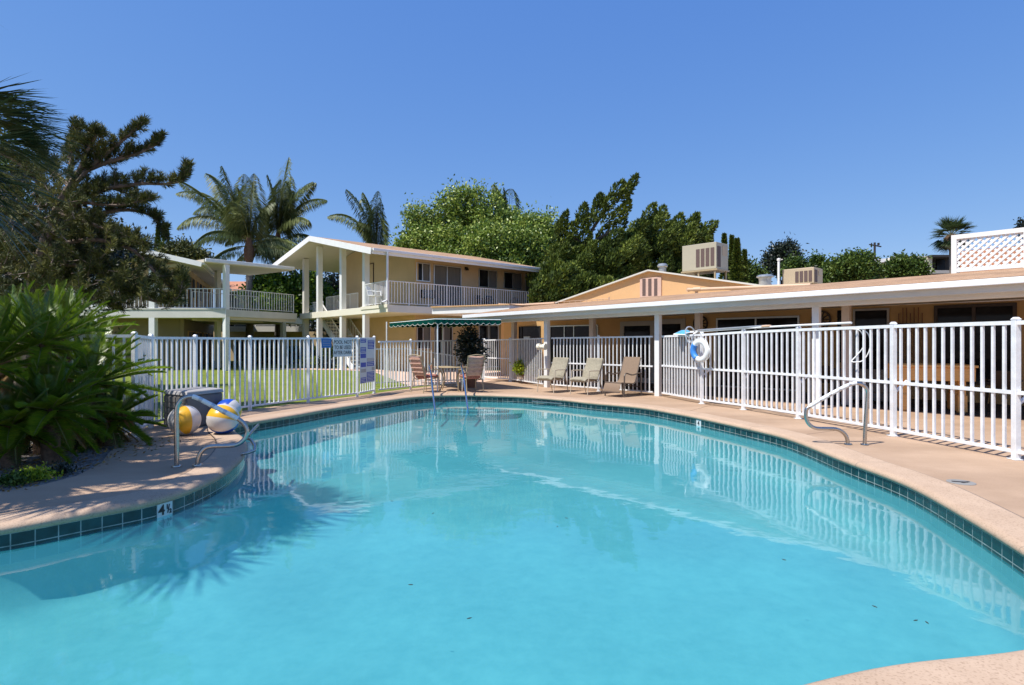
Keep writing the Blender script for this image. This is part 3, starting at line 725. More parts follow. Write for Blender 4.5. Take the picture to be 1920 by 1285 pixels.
# white plastic chair on the balcony corner and dark balcony chairs
def simple_chair(loc, rz, mat, label, name, w=.5, grp=None):
    t = thing(name, label, 'chair', loc, rz, grp)
    for (x, y) in ((-1, -1), (1, -1), (-1, 1), (1, 1)):
        b = MB(); b.bar((x * w * .45, y * .22, 0), (x * w * .38, y * .18, .42), .035, .035); b.build('leg', M[mat], t)
    b = MB(); b.box((0, 0, .43), (w * .9, .46, .035)); b.build('seat', M[mat], t, bevel=.01)
    b = MB(); b.hexa([(-w * .42, .20, .44), (w * .42, .20, .44), (w * .42, .235, .44), (-w * .42, .235, .44)], [(-w * .38, .33, .86), (w * .38, .33, .86), (w * .38, .36, .86), (-w * .38, .36, .86)]); b.build('backrest', M[mat], t, bevel=.01)
    for x in (-1, 1):
        b = MB(); b.bar((x * w * .46, -.2, .42), (x * w * .46, -.2, .64), .03, .03); b.bar((x * w * .46, -.22, .65), (x * w * .46, .26, .66), .045, .025); b.build('armrest', M[mat], t)
    return t
p = SB(-36.9).xy(702); simple_chair((p.x, p.y, Z2), rzB + .5, 'plastic_white', 'white plastic chair in the front corner of the upper balcony', 'balcony_chair')
for x, lab in ((905, 'dark balcony chair between the sliding door and the middle window'), (918, 'dark balcony chair under the middle upstairs window'), (967, 'dark balcony chair near the juniper end of the balcony')):
    p = SB(-37.4).xy(x); simple_chair((p.x, p.y, Z2), rzB + (.2 if x == 905 else -.5), 'black', lab, 'balcony_chair')

# ================= bridge between the wings =================
br = thing('breezeway_bridge', 'covered upper walkway on posts linking the left wing and the gabled block', 'walkway', (0, 0, 0))
BA = Vector(((424 - CX) / F * 29.6, 29.6)); BBp = Vector(((557 - CX) / F * 33.7, 33.7)); bd = (BBp - BA).normalized(); bn = Vector((-bd.y, bd.x)); rzb = math.atan2(bd.y, bd.x)
b = MB(); b.wall(BA, BBp, Z1 - .06, Z2 - .03, 3.2); b.build('floor', M['offwhite'], br)
b = MB(); b.wall(BA + bd * .1, BBp, Z1 - .22, Z1 - .062, .10, .12); b.wall(BA + bd * .1, BBp, Z1 - .22, Z1 - .062, .10, 2.9); b.build('beam', M['soffit'], br)
R0 = Vector(((378 - CX) / F * 28.9, 28.9)); R1 = Vector(((545 - CX) / F * 33.2, 33.2))
b = MB(); b.wall(R0 - bn * .2, R1 - bn * .2, 5.50, 5.66, 4.3, 0, z0b=5.62, z1b=5.78); b.build('roof', M['soffit'], br)
b = MB(); b.wall(R0 - bn * .26, R1 - bn * .26, 5.52, 5.70, -.10, 0, z0b=5.64, z1b=5.82); b.build('gutter', M['gutter'], br, bevel=.02)
for (x, Y, z1_) in ((424, 29.75, 5.5),):
    p = Vector(((x - CX) / F * Y, Y)); post(br, p, -.02, z1_, .24, 'white', rzb, 'post')
for (x, Y) in ((408.5, 32.8), (531, 37.0)):
    p = Vector(((x - CX) / F * Y, Y)); post(br, p, -.02, 5.6 if x < 500 else Z1, .26, 'offwhite', rzb, 'post')
railing(br, BA + bn * .08 + bd * .2, BBp + bn * .08 - bd * .2, Z2 - .03, Z2 + 1.05, .17, pe=100)
railing(br, BA + bn * 3.1 + bd * .2, BBp + bn * 3.1 - bd * .2, Z2 - .03, Z2 + 1.05, .17, pe=100)
P = at(381, 601, 31.5); b = MB(); b.lathe((P.x, P.y, Z1 - .12), [(.05, 0), (.16, .02), (.16, .06)], 16); b.build('ceiling_lamp', M['plastic_white'], br)

# ================= left wing =================
lw = thing('left_wing', 'left two-storey wing with a sloping white roof edge behind the pine', 'building', (0, 0, 0))
La = Vector(((60 - CX) / F * 29.6, 29.6)); Lb = BA + Vector((-.02, 0))
b = MB(); b.wall(La, Lb, Z1 - .12, Z2 - .04, 12.0, 0); b.build('floor_slab', M['offwhite'], lw)
b = MB(); b.wall(La, Lb, Z2 - .035, Z2 + .03, -.03, .0); b.build('slab_lip', M['offwhite'], lw)
ra = at(130, 436, 28.9); rb = at(379, 492, 28.9); back = Vector((-.40, 1, 0)).normalized() * 16; back2 = back
apx = ra + (ra - rb) * .35; lend = apx + Vector((rb.x - apx.x, 0, 0)) * -1 + Vector((0, 0, rb.z - apx.z))
roof_plane('roof', rb, rb + back, apx + back, apx, .18, [M['shingle'], M['soffit']], lw)
roof_plane('roof', lend + back, lend, apx, apx + back, .18, [M['shingle'], M['soffit']], lw)
b = MB(); b.bar(apx + Vector((0, -.04, -.11)), rb + Vector((0, -.04, -.11)), .05, .25); b.bar(lend + Vector((0, -.04, -.11)), apx + Vector((0, -.04, -.11)), .05, .25); b.build('rake_board', M['white'], lw)
b = MB(); b.bar(rb + Vector((.07, 0, -.05)), rb + back + Vector((.07, 0, -.05)), .12, .13); b.build('gutter', M['gutter'], lw)
# corridor wall going back, with doors, both floors; end wall facing the pool
bk = Vector((back.x, back.y)).normalized(); LWc = Vector(((345 - CX) / F * 31.0, 31.0))
b = MB(); b.wall(LWc, LWc + bk * 14, -.02, Z1 - .12, .2); b.build('lower_wall', M['tan_shaded'], lw)
b = MB(); b.wall(LWc, LWc + bk * 14, Z2 - .04, 5.75, .2); b.build('upper_wall', M['beige_low'], lw)
LWl = Vector((La.x, 31.0))
b = MB(); b.wall(LWl, LWc - Vector((.21, 0)), -.02, Z1 - .12, .2); b.build('lower_wall', M['tan_shaded'], lw)
b = MB(); b.wall(LWl, LWc - Vector((.21, 0)), Z2 - .04, 5.9, .2, z1b=5.75); b.build('upper_wall', M['beige'], lw)
on = Vector((bk.y, -bk.x))
for lev, nm in ((0.0, 'low'), (Z2 - .04, 'up')):
    for k in range(4):
        q = LWc + bk * (1.3 + 3.2 * k)
        for (a, w, hh, z, mt) in ((0, .95, 2.05, 0, 'darkwood'), (1.35, .9, 1.1, .95, 'dark')):
            f = MB(); P0 = q + bk * (a - .07); P1 = q + bk * (a + w + .07); f.wall(P0, P1, lev + z - (.0 if z == 0 else .07), lev + z + hh + .07, -.05, -.001); fo = f.build('door' if z == 0 else 'window', M['ochre'], lw)
            f = MB(); f.wall(q + bk * a, q + bk * (a + w), lev + z + .01, lev + z + hh, -.02, -.052); f.build('panel' if z == 0 else 'pane', M[mt], fo)
for x, Y in ((180, 29.75), (287.5, 29.75)):
    p = Vector(((x - CX) / F * Y, Y)); post(lw, p, -.02, Z1 - .12, .30, 'white', 0, 'post'); post(lw, p, Z2 - .04, 5.35 + (ra.z - 5.5) * (.78 if x == 180 else .42), .30, 'white', 0, 'post')
railing(lw, La + Vector((0, .1)), Vector((BA.x - .2, 29.72)), Z2 - .04, Z2 + 1.05, .21, pe=5)
t = thing('dark_scooter', 'small dark three-wheeled scooter parked on the left wing balcony', 'scooter', (*Vector(((338 - CX) / F * 30.1, 30.1)), Z2 - .04))
b = MB(); b.box((0, 0, .28), (.75, .34, .14)); b.box((-.18, 0, .52), (.36, .34, .08)); b.box((-.34, 0, .70), (.07, .34, .34)); b.build('seat', M['black'], t, bevel=.03)
b = MB(); b.bar((.32, 0, .3), (.22, 0, .92), .04, .04); b.bar((.22, -.22, .92), (.22, .22, .92), .03, .03); b.build('handlebar', M['black'], t)
for x in (-.30, .34):
    b = MB(); i0 = len(b.v); b.lathe((0, 0, -.03), [(.06, 0), (.13, 0), (.14, .03), (.13, .06), (.06, .06)], 18); b.move(i0, Matrix.Translation((x, -.1, .14)) @ Matrix.Rotation(math.pi / 2, 4, 'X')); b.build('wheel', M['black'], t)

# ================= single-storey arcade building =================
arc = thing('arcade_building', 'single-storey tan building with a white pillared arcade and shingled roof', 'building', (0, 0, 0))
AC = Plane(1, .925, 18.25); AN = Vector((.7341, .6790)); AD = Vector((-.6790, .7341)); rzC = math.atan2(AD.y, AD.x)   # AN points indoors, AD away to the left
def AP(o_): return Plane(1, .925, 18.25 + 1.362 * o_)
rn = AC.xy(2500); lf = AC.xy(890)
def slope(xy):                                       # the eave drops a little towards the far left end
    return -.0072 * (xy - AC.xy(1531)).dot(AD)
def abeam(name, o0, z0, h, w, mat, xa=2500, xb=890, bevel=.01):
    p0 = AC.xy(xa) + AN * o0; p1 = AC.xy(xb) + AN * o0
    b = MB(); b.bar((p0.x, p0.y, z0 + slope(p0) + h / 2), (p1.x, p1.y, z0 + slope(p1) + h / 2), w, h); return b.build(name, M[mat], arc, bevel=bevel)
abeam('gutter', -.52, 2.425, .115, .13, 'gutter'); abeam('fascia_board', -.44, 2.30, .135, .03, 'offwhite')
abeam('drip_edge', -.512, 2.5405, .010, .05, 'darkwood', bevel=0); abeam('header_beam', 0.0, 2.225, .17, .15, 'white')
# soffit sheet between beam and fascia
p0, p1 = rn - AN * .42, lf - AN * .42; q0, q1 = rn + AN * 4.0, lf + AN * 4.0
b = MB(); b.hexa([(*p0, 2.33 + slope(p0)), (*p1, 2.33 + slope(p1)), (*q1, 2.42 + slope(p1)), (*q0, 2.42 + slope(p0))], [(*p0, 2.36 + slope(p0)), (*p1, 2.36 + slope(p1)), (*q1, 2.45 + slope(p1)), (*q0, 2.45 + slope(p0))]); b.build('ceiling', M['soffit'], arc)
e0, e1 = rn - AN * .50, lf - AN * .50; t0_, t1_ = rn + AN * 3.0, lf + AN * 3.0
lfz = 2.545 + slope(lf); 
roof_plane('roof', (*e0, 2.55 + slope(e0)), (*e1, 2.55 + slope(e1)), (*t1_, 3.03 + slope(t1_)), (*t0_, 3.03 + slope(t0_)), .06, [M['shingle'], M['offwhite']], arc)
w0_, w1_ = rn + AN * 9, lf + AN * 9
b = MB(); b.hexa([(*(t0_ + AN * .003), 2.7), (*(t1_ + AN * .003), 2.7), (*w1_, 2.7), (*w0_, 2.7)], [(*(t0_ + AN * .003), 3.0 + slope(t0_)), (*(t1_ + AN * .003), 3.0 + slope(t1_)), (*w1_, 3.02 + slope(t1_)), (*w0_, 3.02 + slope(t0_))]); b.build('flat_roof', M['acbox'], arc)
for x in (1025.5, 1234, 1531): post(arc, AC.xy(x), -.03, 2.225 + slope(AC.xy(x)), .145, 'white', rzC, 'column')
post(arc, AC.xy(1995), -.03, 2.26, .145, 'white', rzC, 'column')
for x in (1587, 1310, 1111, 964):
    q = AP(1.30).xy(x); post(arc, q, -.03, 2.34 + slope(q), .165, 'post_beige', rzC, 'column')
WAL = AP(4.0); wl0, wl1 = WAL.xy(2300), WAL.xy(945)
b = MB(); b.wall(wl0, wl1, -.03, 2.42, -.2, 0); b.build('wall', M['ochre'], arc)
oC = -AN
b = MB(); f0, f1 = rn + AN * 1.0, AC.xy(1000) + AN * 1.0
b.hexa([(*f0, -.02), (*(rn + AN * 4), -.02), (*(AC.xy(1000) + AN * 4), -.02), (*f1, -.02)], [(*f0, .012), (*(rn + AN * 4), .012), (*(AC.xy(1000) + AN * 4), .012), (*f1, .012)]); b.build('arcade_floor', M['shaded_floor'], arc)  # dark sheet where the roof shades the floor
D = .012
window(arc, WAL, 1752, 1907, (575, 566), .45, .003, oC, [.5], None, fw=.07, frame='darkwood')
window(arc, WAL, 1600, 1668, (581, 577), .02, .003, oC, None, None, fw=.05, frame='trim', name='door')
window(arc, WAL, 1344, 1500, (598, 591), .03, .003, oC, [.50], None, fw=.05)
window(arc, WAL, 1228, 1286, (600, 597), D, .003, oC, None, None, fw=.17, frame='trim', name='door')
window(arc, WAL, 1164, 1229 - 1, (604, 601), D, .002, oC, None, None, fw=.17, frame='trim', name='door')
window(arc, WAL, 1032, 1122, (613, 607), .03, .003, oC, [.32, .52, .95], None, fw=.04)
window(arc, WAL, 974, 1014, (613, 611), D, .003, oC, [.15], None, fw=.03, frame='dark', name='door')
window(arc, WAL, 1571, 1580, (583, 582), .9, .003, oC, None, None, fw=.01, frame='dark')
# left end of the building turning away
we = wl1; b = MB(); b.wall(wl1, wl1 + AN * 5, -.03, 2.6, .2); b.build('end_wall', M['orange'], arc)
# low link roof with white band
lk = MB(); k0 = Vector(((810 - CX) / F * 24.6, 24.6)); k1 = Vector(((955 - CX) / F * 22.8, 22.8)); zt = H + (CY - 577) / F * 24.6
lk.wall(k0, k1, zt - .28, zt, 3.6); lk.build('link_roof', M['white'], arc)
lk = MB(); lk.wall(k0 + Vector((-.05, -.07)), k1 + Vector((0, -.07)), zt + .002, zt + .04, 3.7); lk.build('link_roof_edge', M['orange'], arc)
# gable wall above the roof
GP = AP(5.0); ga, gt, gb = GP.pt(1046, 568.5), GP.pt(1219, 508), GP.pt(1424, 536)
b = MB(); n3 = Vector((AN.x, AN.y, 0)) * .2
b.hexa([(ga.x, ga.y, 2.9), (gt.x, gt.y, 2.9), (gb.x, gb.y, 2.9), (gb.x + n3.x, gb.y + n3.y, 2.9), (gt.x + n3.x, gt.y + n3.y, 2.9), (ga.x + n3.x, ga.y + n3.y, 2.9)],
       [ga, gt, gb, gb + n3, gt + n3, ga + n3]); b.build('gable_wall', M['orange'], arc)
n3 = Vector((AN.x, AN.y, 0)); up = Vector((0, 0, .02))
exl = ga + (ga - gt) * .06; exr = gb + (gb - gt) * .35
roof_plane('gable_roof', exl - n3 * .12 + up, exl + n3 * 7 + up, gt + n3 * 7 + up, gt - n3 * .12 + up, .03, [M['acbox'], M['offwhite']], arc)
roof_plane('gable_roof', exr + n3 * 7 + up, exr - n3 * .12 + up, gt - n3 * .12 + up, gt + n3 * 7 + up, .03, [M['acbox'], M['offwhite']], arc)
b = MB()
for (p, q) in ((exl, gt), (gt, exr)): b.bar(p - n3 * .14 + up * .4, q - n3 * .14 + up * .4, .03, .055)
b.build('gable_trim', M['offwhite'], arc)
# gable louvre
v = MB(); 
def gbox(b, x0, x1, y0, y1, s0, s1):
    A, B = GP.xy(x0), GP.xy(x1); o2 = oC
    za0, zb0, za1, zb1 = GP.pt(x0, y1).z, GP.pt(x1, y1).z, GP.pt(x0, y0).z, GP.pt(x1, y0).z
    za0 = zb0 = (za0 + zb0) / 2; za1 = zb1 = (za1 + zb1) / 2
    q = [A + o2 * s0, B + o2 * s0, B + o2 * s1, A + o2 * s1]
    b.hexa([(p.x, p.y, za0) for p in q], [(p.x, p.y, za1) for p in q])
gbox(v, 1201, 1241, 521, 557, .002, .05); vo_ = v.build('louvre', M['vent'], arc, bevel=.01)
v = MB()
for x0 in (1206, 1217, 1228): gbox(v, x0, x0 + 6, 523, 555, .052, .058)
v.build('louvre_slots', M['grille'], vo_)
# wagon wheels on the wall, cue rack
def wagon_wheel(x, y, r, lab):
    P = WAL.pt(x, y) + Vector((oC.x, oC.y, 0)) * .06; t = thing('wagon_wheel', lab, 'wheel', P, rzC)
    b = MB(); n = 28
    for k in range(n):
        a0, a1 = 2 * math.pi * k / n, 2 * math.pi * (k + 1) / n
        b.bar((math.cos(a0) * r, 0, math.sin(a0) * r), (math.cos(a1) * r, 0, math.sin(a1) * r), .045, .045, up=(0, 1, 0))
    b.build('rim', M['darkwood'], t)
    for k in range(10):
        b = MB(); a0 = 2 * math.pi * k / 10; b.bar((0, 0, 0), (math.cos(a0) * r, 0, math.sin(a0) * r), .03, .03, up=(0, 1, 0)); b.build('spoke', M['darkwood'], t)
    b = MB(); i0 = len(b.v); b.lathe((0, 0, -.04), [(.07, 0), (.075, .04), (.05, .08)], 14); b.move(i0, Matrix.Rotation(math.pi / 2, 4, 'X')); b.build('hub', M['darkwood'], t)
wagon_wheel(1541, 600, .24, 'dark wagon wheel on the tan wall behind the column with the pole net')
wagon_wheel(1315, 607, .24, 'dark wagon wheel on the tan wall partly hidden by the inner column')
P = WAL.pt(1708, 600); t = thing('cue_rack', 'black wall rack holding a row of wooden pool cues', 'rack', (P.x + oC.x * .06, P.y + oC.y * .06, 0), rzC)
b = MB(); b.box((0, 0, P.z - .12), (.60, .06, .05)); b.box((0, 0, .55), (.60, .08, .04)); b.build('rack', M['black'], t)
for k, x in enumerate((-.25, -.17, -.08, .0, .08, .16, .25)):
    b = MB(); b.tube([(x, .01, .57), (x, .0, 2.34 if k % 3 else 2.2)], [.018, .012], 6); b.build('cue', M['cue'], t)

# ================= roof-top things =================
def ac_unit(name, pln, x0, x1, yt, yb, depth, mat, lab, legs=0.0):
    A, B = pln.xy(x0), pln.xy(x1); zb_ = (pln.pt(x0, yb).z); zt_ = pln.pt(x0, yt).z
    t = thing(name, lab, 'air conditioner', (A.x, A.y, zb_ - legs), 0)
    d = (B - A); L = d.length; d.normalize(); nn = Vector((-d.y, d.x)); nn = nn if nn.dot(AN) > 0 else -nn
    P = lambda a, s, z: (d.x * a + nn.x * s, d.y * a + nn.y * s, z)
    hgt = zt_ - zb_
    def bx(b, a0, a1, s0, s1, z0, z1): b.hexa([P(a0, s0, z0), P(a1, s0, z0), P(a1, s1, z0), P(a0, s1, z0)], [P(a0, s0, z1), P(a1, s0, z1), P(a1, s1, z1), P(a0, s1, z1)])
    b = MB(); bx(b, 0, L, 0, depth, legs, legs + hgt); b.build('cabinet', M[mat], t, bevel=.015)
    for k in range(4):
        a0 = L * (.42 + k * .14); b = MB(); bx(b, a0, a0 + L * .105, -.012, -.002, legs + hgt * .12, legs + hgt * .80)
        b.build('grille', M['grille'], t)
    b = MB(); bx(b, L + .002, L + .012, depth * .08, depth * .35, legs + hgt * .08, legs + hgt * .85); b.build('grille', M['grille'], t)
    b = MB(); bx(b, L + .002, L + .01, depth * .5, depth * .9, legs + hgt * .55, legs + hgt * .9); b.build('access_panel', M['acbox'], t)
    if legs:
        b = MB(); bx(b, -.04, L + .05, -.03, depth + .03, legs - .06, legs - .002); b.build('base_frame', M['brass'], t)
        for (a, s) in ((L * .06, .05), (L * .48, .05), (L * .95, .05), (L * .06, depth - .05), (L * .95, depth - .05)):
            b = MB(); bx(b, a - .03, a + .03, s - .03, s + .03, -.25, legs - .062); b.build('leg', M['brass'], t)
    return t
ac_unit('rooftop_air_conditioner', AP(8.2), 1279, 1343, 462, 510, 1.0, 'acgrey', 'large grey air conditioner raised on legs above the gable roof', .42)
ac_unit('rooftop_air_conditioner', AP(5.2), 1467, 1526, 506, 535, .75, 'acbox', 'small tan air conditioner sitting low on the flat roof')
def roof_vent(x, y, pln, r, h, lab, mat='galv', base=.5):
    P = pln.pt(x, y); t = thing('roof_vent', lab, 'vent', (P.x, P.y, P.z - h - base))
    b = MB(); b.lathe((0, 0, 0), [(r * .7, 0), (r * .7, base), (r * .75, base + h * .45)], 20); b.build('duct', M[mat], t, smooth=True)
    b = MB(); b.lathe((0, 0, base + h * .45), [(r * .8, 0), (r, h * .1), (r * .98, h * .3), (r * .7, h * .48), (.02, h * .55)], 22); b.build('cap', M[mat], t, smooth=True)
roof_vent(1242, 494, AP(8.0), .22, .32, 'domed metal roof vent just behind the gable peak')
roof_vent(1434.5, 515, AP(7.5), .30, .22, 'wide ribbed metal roof vent left of the small air conditioner')
P = AP(5.0).pt(1460, 488); t = tag((lambda b: (b.tube([(P.x, P.y, 2.9), (P.x, P.y, P.z)], .035, 10), b.lathe((P.x, P.y, P.z - .02), [(.05, 0), (.055, .06), (.02, .08)], 12), b.build('vent_pipe', M['plastic_white']))[-1])(MB()), 'thin white upright vent pipe on the flat roof', 'pipe')
q = AP(3.6); b = MB(); pts = [q.pt(1290, 543.5), q.pt(1310, 543), q.pt(1400, 539.5), q.pt(1520, 535)]
b.tube(pts, .055, 10); b.tube([pts[0] - Vector((0, 0, .0)), pts[0] + Vector((.02, .02, 0))], .075, 10); e_ = q.pt(1306, 543); b.tube([e_, e_ - Vector((0, 0, .22))], .05, 10); b.tube([e_ - Vector((.1, .0, 0)), e_ + Vector((.1, -.1, 0))], .07, 10)
tag(b.build('roof_pipe', M['pvc'], smooth=True), 'thick tan pipe lying along the roof below the large air conditioner', 'pipe')
b = MB(); q = AP(3.05); pts = [q.pt(935, 571.5) + Vector((0, 0, .0)), q.pt(985, 572), q.pt(1040, 569), q.pt(1142, 562)]
b.tube(pts[:3], .045, 8); b.tube([pts[0], pts[0] + Vector((.05, .0, 0))], .06, 8)
for k in range(16):
    p = q.pt(985 + k * 10.4, 571 - k * .62); b.bar(p + Vector((0, 0, -.06)), p + Vector((0, 0, .02)), .02, .02)
b.tube([q.pt(985, 570), q.pt(1142, 560.5)], .012, 6); b.bar(q.pt(1142, 566), q.pt(1142, 557), .04, .04)
tag(b.build('roof_pipe', M['pvc'], smooth=False), 'thin clipped pipe along the roof edge near the green canopy', 'pipe')
# lattice screen
LS = AP(3.1); t = thing('lattice_screen', 'white diagonal lattice screen standing on the shingled roof', 'screen', (0, 0, 0))
A, B = LS.xy(1784), LS.xy(2090); d = (B - A).normalized(); L = (B - A).length; zl0 = LS.pt(1784, 510).z; zl1 = LS.pt(1784, 446).z; tilt = .02 * L * 0
P = lambda a, z: Vector((A.x + d.x * a, A.y + d.y * a, z))
b = MB(); b.bar(P(0, zl1), P(L, zl1), .07, .10); b.bar(P(0, zl0 + .02), P(L, zl0 + .02), .05, .08)
for a in (.05, L - .05, L / 2): b.bar(P(a, zl0 - .25), P(a, zl1 - .05), .07, .10, up=(d.x, d.y, 0))
b.build('frame', M['white'], t)
b = MB(); hh = zl1 - zl0 - .1; st = .145; k = -hh
nrm = Vector((AN.x, AN.y, 0))
while k < L:
    for sgn, of in ((1, .0), (-1, .014)):
        a0, z0_, a1, z1_ = (k, zl0 + .05, k + hh, zl0 + .05 + hh) if sgn > 0 else (k, zl0 + .05 + hh, k + hh, zl0 + .05)
        if a0 < .08: f_ = .08 - a0; a0 += f_; z0_ += f_ * sgn
        if a1 > L - .08: f_ = a1 - (L - .08); a1 -= f_; z1_ -= f_ * sgn
        if a1 - a0 > .05: b.bar(P(a0, z0_) + nrm * of, P(a1, z1_) + nrm * of, .012, .05)
    k += st
b.build('lattice', M['white'], t)
b = MB(); sp = AP(4.6); A2, B2 = sp.xy(1800), sp.xy(2150)
b.wall(A2, B2, 2.95, 3.75, .2); tag(b.build('roof_parapet', M['terrac']), 'reddish tiled parapet showing through the white lattice', 'wall')
# ================= fences =================
def fence(name, label, pts, ztops, sp=.137, cat='fence', mid=None, zb=.10, z0=0.0, pw=.062, group=None, rail=.045, pr=.028, brace=False, mat='fence_white', skip_posts=(), parts=True):
    t = thing(name, label, cat, (pts[0][0], pts[0][1], 0), 0, group); o = Vector((pts[0][0], pts[0][1]))
    for k in range(len(pts) - 1):
        a, c = Vector(pts[k][:2]) - o, Vector(pts[k + 1][:2]) - o; za, zc = ztops[k], ztops[k + 1]
        d = (c - a); L = d.length; d.normalize(); a2, c2 = a + d * pw / 2, c - d * pw / 2; rz = math.atan2(d.y, d.x)
        b = MB(); b.bar((*a2, za - .04), (*c2, zc - .04), rail, rail); b.bar((*a2, z0 + zb), (*c2, z0 + zb), rail * .8, rail * .8)
        if mid is not None: b.bar((*a2, mid), (*c2, mid), rail, rail * .9)
        n = max(1, int(round(L / sp)))
        for i in range(1, n):
            s = i / n; p = a.lerp(c, s); zt = lerp(za, zc, s) - .04; b.box((p.x, p.y, (z0 + zb + zt) / 2), (pr, pr, zt - z0 - zb), rz)
        b.build('picket_panel', M[mat], t)
        if brace and k > 0:
            nb = Vector((-d.y, d.x)); nb = nb if nb.x > 0 else -nb
            b = MB(); q = a + nb * .28 + d * .02; b.bar((*(a + nb * .02), mid - .16), (*q, mid + .02), .03, .03); b.build('brace', M[mat], t)
    for k, p in enumerate(pts):
        if k in skip_posts: continue
        q = Vector(p[:2]) - o; b = MB(); zt = ztops[k]
        b.box((q.x, q.y, (z0 + zt) / 2), (pw, pw, zt - z0)); b.hexa([(q.x - pw * .6, q.y - pw * .6, zt), (q.x + pw * .6, q.y - pw * .6, zt), (q.x + pw * .6, q.y + pw * .6, zt), (q.x - pw * .6, q.y + pw * .6, zt)],
               [(q.x - pw * .3, q.y - pw * .3, zt + .03), (q.x + pw * .3, q.y - pw * .3, zt + .03), (q.x + pw * .3, q.y + pw * .3, zt + .03), (q.x - pw * .3, q.y + pw * .3, zt + .03)])
        if mid is not None: b.box((q.x, q.y, z0 + .006), (pw * 1.9, pw * 1.9, .01))
        b.build('post', M[mat], t, bevel=.004)
    return t
zL = [H + (CY - y) / F * p.y for y, p in zip((625.5, 629.5, 630.5, 631.8, 631.8, 632.0), FL[:6])]
fence('pool_fence', 'white picket fence in front of the lawn on the left of the pool', [tuple(FL[0] + Vector((-.75, -.30)))] + FL[:6], [zL[0]] + zL)
# gate with the rule signs
gt_ = fence('pool_gate', 'white picket gate carrying the blue and white rule signs', [FL[5] + (FL[6] - FL[5]).normalized() * .07, FL[6]], [1.60, 1.61], cat='gate', mid=.80, skip_posts=(0,), pr=.024)
BK = [FL[6] + Vector((.09, .08)), Vector(((770 - CX) / F * 17.6, 17.6)), Vector(((857 - CX) / F * 19.0, 19.0)), Vector(((905 - CX) / F * 21.0, 21.0))]
fence('pool_fence', 'white picket fence running behind the green canopy', BK, [1.51, 1.53, 1.55, 1.57], skip_posts=(0,), pr=.024)
RPp = [(H + (CY - y) / F * 0) for y in (0,)]
R_ = [gp(1905, 862), gp(1675, 817.8), gp(1497, 785.5), gp(1394, 768.7), gp(1316, 757.6)]
RF = [Vector((6.55, 5.25))] + [Vector(p[:2]) for p in R_] + [AC.xy(1234) - AN * .02 - AD * .12]
fence('pool_fence', 'white picket fence with a middle rail along the right side of the pool', RF, [1.73, 1.735, 1.74, 1.73, 1.71, 1.67, 1.65], mid=.83, brace=True, pr=.031, rail=.05, pw=.07, skip_posts=(6,))
q = lambda x, o_=0: AC.xy(x) + AN * o_
fence('pool_fence', 'white picket fence behind the three loungers, between two arcade columns', [q(1226), q(1122), q(1033)], [1.65, 1.64, 1.63], mid=.80, skip_posts=(0, 2), pr=.027)
g1 = AC.xy(1019); g2 = AP(.9).xy(958)
fence('pool_fence', 'short white picket fence left of the arcade column with the white reel', [g1, g2], [1.62, 1.60], skip_posts=(0,), pr=.026)
g3 = Vector(((908 - CX) / F * 22.5, 22.5))
fence('pool_gate', 'white picket gate beside the potted tree with a lower handrail behind it', [g2 + Vector((-.05, .05)), g3], [1.60, 1.58], cat='gate', mid=.85, pr=.024)
b = MB(); p = AC.xy(957) + AN * .85; b.box((p.x - .02, p.y - .10, 1.62), (.30, .1, .09), rzC); tag(b.build('gate_latch', M['alum'], bevel=.01), 'grey gate closer box on top of the fence at the arcade end', 'latch')
# lower ramp handrail behind
h0, h1, h2 = Vector(((703 - CX) / F * 19.0, 19.0)), Vector(((760 - CX) / F * 19.8, 19.8)), Vector(((864 - CX) / F * 20.6, 20.6))
fence('ramp_railing', 'low white railing sloping down beside the pink path behind the fence', [h0, h1, h2], [1.27, 1.27, .98], cat='railing', pr=.022, pw=.045)

# ================= signs =================
SG = line_plane(FL[4], FL[5] - FL[4]); sd = (FL[5] - FL[4]).normalized(); sn = Vector((sd.y, -sd.x))
def board(name, lab, x0, x1, y0, y1, mat, outn=.05, pln=SG, sn_=sn, cat='sign'):
    A, B = pln.xy(x0) + sn_ * outn, pln.xy(x1) + sn_ * outn; z0 = pln.pt(x0, y1).z; z1 = pln.pt((x0 + x1) / 2, y0).z; c = (A + B) / 2; w = (B - A).length
    t = thing(name, lab, cat, (c.x, c.y, (z0 + z1) / 2)); d = (B - A).normalized()
    b = MB(); h = (z1 - z0) / 2
    b.bar((-d.x * w / 2, -d.y * w / 2, 0), (d.x * w / 2, d.y * w / 2, 0), .006, h * 2); b.build('plate', M[mat], t, bevel=.002)
    return t, Vector((d.x, d.y, 0)), Vector((sn_.x, sn_.y, 0)), w, h * 2
t, d3, n3, w, h = board('pool_sign', 'pale sign reading pool not to be used after dark', 622, 657, 634, 669.5, 'signwhite')
for i, s in enumerate(('POOL NOT', 'TO BE USED', 'AFTER DARK')):
    text_mesh('lettering', s, h * .27, M['black'], t, face_matrix(n3 * .005 + Vector((0, 0, h * (.27 - .28 * i))), d3), xs=w / (h * 1.02) * (.70 if i == 0 else .62), bold=.0004)
t, d3, n3, w, h = board('blue_sign', 'small plain blue sign left of the after dark sign', 600, 618.5, 635, 652.5, 'blue2')
b = MB()
for k in range(4): c = n3 * .004 + Vector((0, 0, h * (.32 - .18 * k))); b.bar(c - d3 * w * .38, c + d3 * w * .38, .001, h * .035)
b.build('text_lines', M['trim'], t)
SG2 = line_plane(FL[5], FL[6] - FL[5]); d2 = (FL[6] - FL[5]).normalized(); sn2 = Vector((d2.y, -d2.x))
t, d3, n3, w, h = board('rules_board', 'tall board of small blue and white rule signs on the gate', 671.5, 699.5, 634.5, 720, 'signwhite', .045, SG2, sn2)
